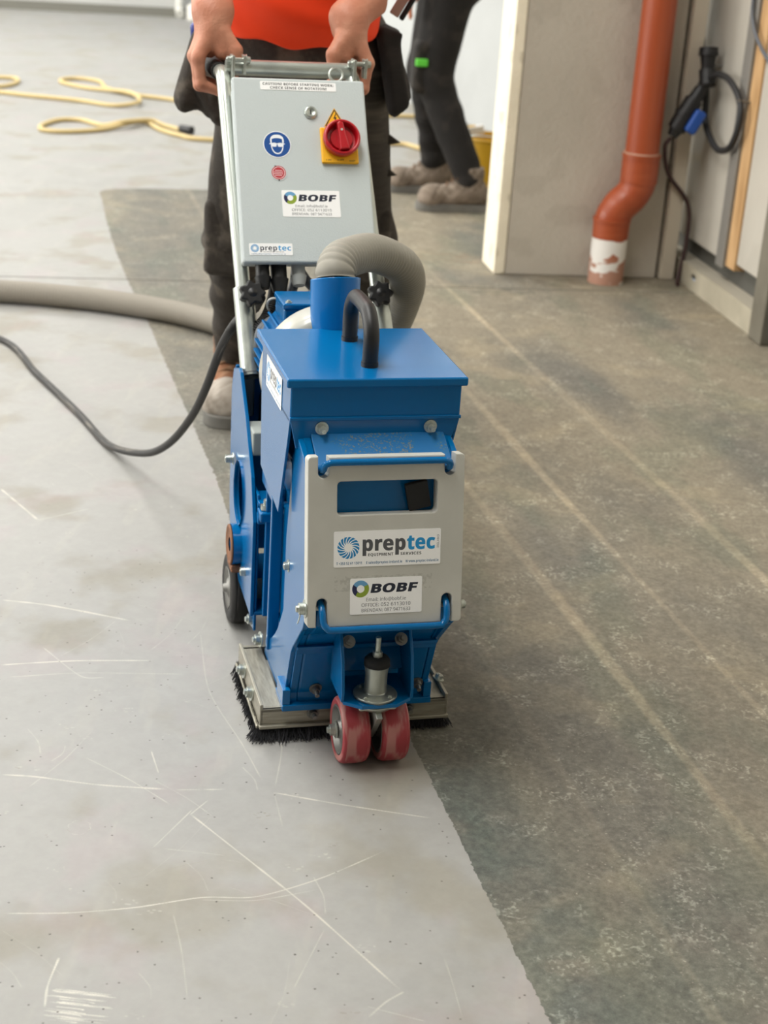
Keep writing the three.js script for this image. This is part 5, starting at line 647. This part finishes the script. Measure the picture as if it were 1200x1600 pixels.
// --- the second worker, seen from the side beyond the pier (hall axes: he faces -u)
{ const t = thing('person', 'second worker in black trousers with a green knee tag, standing by the white wall', 'person'); const O = V(1.27, 0, -6.4); t.position.copy(H(O.x, 0, O.z)); t.rotation.y = HA;
  const hipN = V(1.245, 0.9, -6.3), hipF = V(1.25, 0.9, -6.48), knN = V(1.185, 0.505, -6.29), knF = V(1.2, 0.5, -6.52), anN = V(1.345, 0.13, -6.2), anF = V(1.275, 0.13, -6.58);
  const legs = join([ell(V(1.262, 0.93, -6.39), V(0.13, 0.15, 0.17)), cone(hipN, knN, 0.105, 0.077), cone(hipF, knF, 0.1, 0.074), ell(V(1.31, 0.88, -6.39), V(0.085, 0.11, 0.14))], 0.05), shN = cone(knN, anN, 0.074, 0.057), shF = cone(knF, anF, 0.07, 0.057);
  const tr = (x, y, z) => { let d = smin(legs(x, y, z), Math.min(shN(x, y, z), shF(x, y, z)), 0.04); d += 0.014 * n3(x * 15, y * 9, z * 15) - 0.008 * fold(x, y, z, 1) * smooth(0.6, 0.4, y); return smax(smax(d, 0.075 - y, 0.006), y - 1.02, 0.006); };
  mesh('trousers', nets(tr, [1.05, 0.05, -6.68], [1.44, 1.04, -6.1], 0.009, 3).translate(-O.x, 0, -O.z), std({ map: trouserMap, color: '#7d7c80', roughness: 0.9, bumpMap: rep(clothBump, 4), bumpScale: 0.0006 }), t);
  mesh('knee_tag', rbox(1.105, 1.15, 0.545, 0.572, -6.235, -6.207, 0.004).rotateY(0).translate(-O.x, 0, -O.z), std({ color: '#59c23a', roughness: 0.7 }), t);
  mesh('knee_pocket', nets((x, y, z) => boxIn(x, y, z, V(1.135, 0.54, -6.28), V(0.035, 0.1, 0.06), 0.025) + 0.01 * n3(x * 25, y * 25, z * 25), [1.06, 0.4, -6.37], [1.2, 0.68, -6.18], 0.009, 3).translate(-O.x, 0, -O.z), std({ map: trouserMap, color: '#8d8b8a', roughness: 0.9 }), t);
  boot(t, anN, -Math.PI / 2 - 0.05, O, true); boot(t, anF, -Math.PI / 2 + 0.02, O, true);
  const shN2 = V(1.25, 1.4, -6.19), shF2 = V(1.25, 1.4, -6.59), elN = V(1.2, 1.12, -6.14), elF = V(1.2, 1.12, -6.64), wr = V(1.09, 0.87, -6.27), wrF = V(1.06, 0.98, -6.62);
  const hand = (w, d, q) => { const l = [cone(w, w.clone().addScaledVector(d, 0.07), 0.026, 0.03)]; for (let i = 0; i < 4; i++) { const b = w.clone().addScaledVector(d, 0.085).add(V(0.002 * i, 0, q * (0.024 - 0.016 * i))), c = b.clone().addScaledVector(d, 0.035).add(V(-0.004, 0, 0)), e = c.clone().addScaledVector(d, [0.028, 0.034, 0.03, 0.02][i]).add(V(0.01, 0, 0)); l.push(cone(b, c, 0.0098, 0.009), cone(c, e, 0.009, 0.0075)); } const tb = w.clone().addScaledVector(d, 0.03).add(V(-0.015, 0, q * 0.022)); l.push(cone(tb, tb.clone().add(V(-0.028, -0.03, q * 0.008)), 0.013, 0.01), cone(tb.clone().add(V(-0.028, -0.03, q * 0.008)), tb.clone().add(V(-0.032, -0.056, q * 0.002)), 0.01, 0.008)); return join(l, 0.006); };
  const hd = headSDF(V(1.2, 1.66, -6.4), V(-1, 0, 0)), armsF = join([cone(shN2, elN, 0.055, 0.046), cone(elN, wr, 0.045, 0.03), cone(shF2, elF, 0.055, 0.046), cone(elF, wrF, 0.045, 0.03), cone(shN2, shF2, 0.06, 0.06), cone(V(1.26, 1.35, -6.39), V(1.22, 1.58, -6.4), 0.1, 0.06), cone(V(1.26, 1.35, -6.39), V(1.27, 1.0, -6.39), 0.11, 0.11)], 0.04);
  const g1 = nets((x, y, z) => smin(armsF(x, y, z), y > 1.48 ? hd.f(x, y, z) : 1, 0.02), [1.0, 0.87, -6.76], [1.42, 1.8, -6.04], 0.01, 3);
  const h1 = hand(wr, V(-0.12, -1, 0).normalize(), 1), h2 = hand(wrF, V(-0.5, -0.8, 0.1).normalize(), -1), g2 = nets((x, y, z) => smin(h1(x, y, z), cone(elN, wr, 0.045, 0.03)(x, y, z), 0.012), [1.0, 0.68, -6.35], [1.15, 0.93, -6.2], 0.004, 3), g3 = nets((x, y, z) => smin(h2(x, y, z), cone(elF, wrF, 0.045, 0.03)(x, y, z), 0.012), [0.93, 0.8, -6.7], [1.13, 1.03, -6.54], 0.004, 3);
  const b = mesh('body', [g1, g2, g3], M.skin, t); b.geometry.translate(-O.x, 0, -O.z); eyes(hd, t, O);
  mesh('hair', nets((x, y, z) => smax(hd.f(x, y, z) - 0.008, 1.69 - y - 0.9 * Math.max(0, x - 1.2) + 0.5 * Math.max(0, 1.17 - x), 0.01), [1.05, 1.55, -6.54], [1.36, 1.82, -6.26], 0.008, 4).translate(-O.x, 0, -O.z), std({ color: '#2b2119', roughness: 0.9 }), t);
  const to = join([ell(V(1.26, 1.22, -6.39), V(0.135, 0.26, 0.19)), cone(V(1.26, 1.36, -6.39), V(1.24, 1.44, -6.4), 0.11, 0.07), cone(shN2, elN.clone().lerp(shN2, 0.1), 0.07, 0.064), cone(shF2, elF.clone().lerp(shF2, 0.1), 0.07, 0.064), ell(V(1.26, 1.02, -6.39), V(0.14, 0.16, 0.18))], 0.07);
  mesh('shirt', nets((x, y, z) => { let d = to(x, y, z) + 0.006 * n3(x * 12, y * 9, z * 12); return smax(smax(d, 0.93 - y, 0.004), y - 1.49, 0.004); }, [1.06, 0.9, -6.74], [1.44, 1.52, -6.04], 0.009, 4).translate(-O.x, 0, -O.z), std({ color: '#2a2d33', roughness: 0.9 }), t); }
// ------------------------------------------------------------------ things round the pier and by the far wall
{ const t = inHall(thing('drain_pipe', 'orange-brown plastic drain pipe with an offset bend, running down the grey pier', 'pipe'));
  const br = phy({ map: paint(256, 256, (u, v) => { const k = 18 * (wrapN(u, v, 6, 4) - 0.5); return [160 + k, 72 + k, 36 + k]; }), roughness: 0.42, clearcoat: 0.15 }), U = 1.668, W = 1.593, Z = -5.08;
  mesh('pipe_length', rod(V(U, 0.4, Z), V(U, CEIL, Z), 0.055, 0.055, 48, true), br, t);
  mesh('socket', [rod(V(U, 0.335, Z), V(U, 0.425, Z), 0.0605, 0.061, 48), rod(V(U, 0.418, Z), V(U, 0.428, Z), 0.063, 0.063, 48)], br, t);
  mesh('seal_ring', rod(V(U, 0.4285, Z), V(U, 0.433, Z), 0.0605, 0.059, 48), std({ color: '#b58d76', roughness: 0.6 }), t);
  mesh('bend', pipe([V(U, 0.36, Z), V(U - 0.002, 0.325, Z), V(U - 0.022, 0.288, Z), V(W + 0.022, 0.256, Z), V(W + 0.002, 0.22, Z), V(W, 0.19, Z)], 0.057, 60, 40), br, t);
  mesh('socket', [rod(V(W, 0.15, Z), V(W, 0.212, Z), 0.0595, 0.0605, 48), rod(V(W, 0.206, Z), V(W, 0.216, Z), 0.0625, 0.0625, 48)], br, t);
  const low = paint(256, 256, (u, v) => { const n = wrapN(u, v, 6, 4), p = smooth(0.45, 0.5, n + 0.34 * smooth(0.38, 0.1, Math.abs(v - 0.33)) - 0.2), d = smooth(0.35, 0.7, v); return [mix(mix(170, 176, d), 232, p), mix(mix(92, 132, d), 228, p), mix(mix(62, 112, d), 222, p)]; });
  mesh('lower_pipe', rod(V(W, 0, Z), V(W, 0.19, Z), 0.0585, 0.0585, 48, true), std({ map: low, roughness: 0.7 }), t); }
{ const t = inHall(thing('plug_cable', 'black cable looped on the wall, with two joined industrial plugs and a blue flap', 'cable'));
  const a = V(1.755, 0.49, -5.06), b = V(1.865, 0.705, -5.06), q = (k) => a.clone().lerp(b, k);
  mesh('plug', [rod(q(0), q(0.1), 0.016, 0.024), rod(q(0.1), q(0.3), 0.03, 0.032), rod(q(0.3), q(0.34), 0.036, 0.036)], M.plastic, t);
  mesh('coupler', [rod(q(0.34), q(0.55), 0.031, 0.03), rod(q(0.55), q(0.72), 0.024, 0.02), rod(q(0.72), q(0.86), 0.017, 0.022)], M.plastic, t);
  mesh('flap', rbox(-0.02, 0.02, -0.04, 0.04, -0.012, 0.012, 0.011).applyQuaternion(new THREE.Quaternion().setFromUnitVectors(QY, b.clone().sub(a).normalize())).translate(...q(0.3).add(V(0.028, -0.012, 0.035)).toArray()), std({ color: '#2350a0', roughness: 0.4 }), t);
  mesh('hook_plug', [rod(V(1.85, 0.655, -5.05), V(1.85, 0.7, -5.07), 0.026, 0.028), rod(V(1.85, 0.7, -5.07), V(1.85, 0.745, -5.08), 0.02, 0.026), rod(V(1.85, 0.745, -5.08), V(1.85, 0.77, -5.085), 0.032, 0.03)], M.plastic, t);
  mesh('loop', pipe([q(0.84), V(1.862, 0.6, -5.08), V(1.865, 0.53, -5.06), V(1.865, 0.485, -4.97), V(1.865, 0.475, -4.9), V(1.865, 0.5, -4.82), V(1.865, 0.57, -4.775), V(1.865, 0.64, -4.79), V(1.86, 0.69, -4.88), V(1.855, 0.7, -4.97), V(1.85, 0.68, -5.04)], 0.0105, 120, 12), M.cable, t);
  mesh('hanging_lead', pipe([V(1.852, 0.62, -5.09), V(1.87, 0.74, -5.19), V(1.87, 0.95, -5.26), V(1.87, 1.5, -5.3), V(1.87, 2.2, -5.3)], 0.0085, 40, 10), M.greyCable, t);
  mesh('lower_lead', pipe([V(1.752, 0.485, -5.06), V(1.74, 0.45, -5.07), V(1.775, 0.36, -5.1), V(1.86, 0.26, -5.115), V(1.87, 0.14, -5.11), V(1.85, 0.012, -5.09), V(1.83, 0.011, -5.03)], 0.0075, 60, 10), std({ color: '#3a2422', roughness: 0.6 }), t);
  mesh('wall_hook', [rod(V(1.9, 0.715, -5.08), V(1.845, 0.715, -5.08), 0.005), rod(V(1.9, 0.64, -4.785), V(1.855, 0.645, -4.785), 0.004)].map((g) => g.toNonIndexed()), M.darkSteel, t).userData.kind = 'stuff'; }
tag(inHall(mesh('wall_cable', pipe([V(1.878, 1.3, -4.84), V(1.876, 0.96, -4.83), V(1.876, 0.87, -4.8), V(1.88, 0.8, -4.7), V(1.888, 0.76, -4.58), V(1.892, 0.78, -4.46)], 0.006, 50, 8), M.greyCable)), 'thin grey cable hanging on the right wall, above the timber batten', 'cable');
{ const t = inHall(thing('bucket', 'yellow plastic tub holding small tools, half hidden behind the pale pier edge', 'bucket')); t.position.copy(H(1.565, 0, -6.75));
  const y = std({ color: '#c79a14', roughness: 0.5 });
  mesh('tub', lathe([[0, 0.004], [0.105, 0.004], [0.108, 0.0], [0.112, 0.004], [0.132, 0.2], [0.137, 0.201], [0.137, 0.212], [0.128, 0.212], [0.107, 0.01], [0, 0.01]], 48), y, t);
  mesh('rim', new THREE.TorusGeometry(0.135, 0.006, 10, 48).rotateX(Math.PI / 2).translate(0, 0.206, 0), y, t);
  mesh('handle', pipe([V(-0.136, 0.19, 0), V(-0.12, 0.22, 0.06), V(0, 0.23, 0.14), V(0.12, 0.22, 0.06), V(0.136, 0.19, 0)], 0.003, 40, 8), M.zinc, t); }
{ const g = inHall(thing('brush_tool', 'small yellow and white tool standing up out of the yellow tub', 'tool')); g.position.copy(H(1.5, 0.012, -6.73)); g.rotation.z = 0.2;
  mesh('handle', rbox(-0.018, 0.018, 0, 0.25, -0.012, 0.012, 0.008), std({ color: '#caa02c', roughness: 0.5 }), g); mesh('head', rbox(-0.02, 0.05, 0.21, 0.245, -0.018, 0.018, 0.006), std({ color: '#e6e3dc', roughness: 0.6 }), g); }
{ const t = inHall(thing('downpipe', 'white downpipe fixed to the far wall, at the upper left', 'pipe')); const w = std({ color: '#d9d7cf', roughness: 0.6 }); mesh('pipe_length', rod(V(0.46, 0.06, -13.86), V(0.46, CEIL - 0.01, -13.86), 0.035, 0.035, 24), w, t); mesh('shoe', pipe([V(0.46, 0.12, -13.86), V(0.46, 0.06, -13.86), V(0.46, 0.035, -13.8)], 0.037, 20, 20), w, t); mesh('clip', rbox(0.415, 0.505, 0.3, 0.33, -13.945, -13.82, 0.004), M.steel, t); }
{ const t = inHall(thing('canister', 'small white canister on the floor beside the white downpipe', 'canister')); t.position.copy(H(0.57, 0, -13.72)); const w = std({ color: '#dfdcd4', roughness: 0.5 }); mesh('tank', lathe([[0, 0], [0.055, 0], [0.058, 0.006], [0.058, 0.1], [0.05, 0.118], [0.02, 0.126], [0, 0.126]], 32), w, t); mesh('cap', lathe([[0, 0.15], [0.016, 0.15], [0.018, 0.146], [0.018, 0.124], [0, 0.124]], 24), w, t); }

renderer.render(scene, camera);
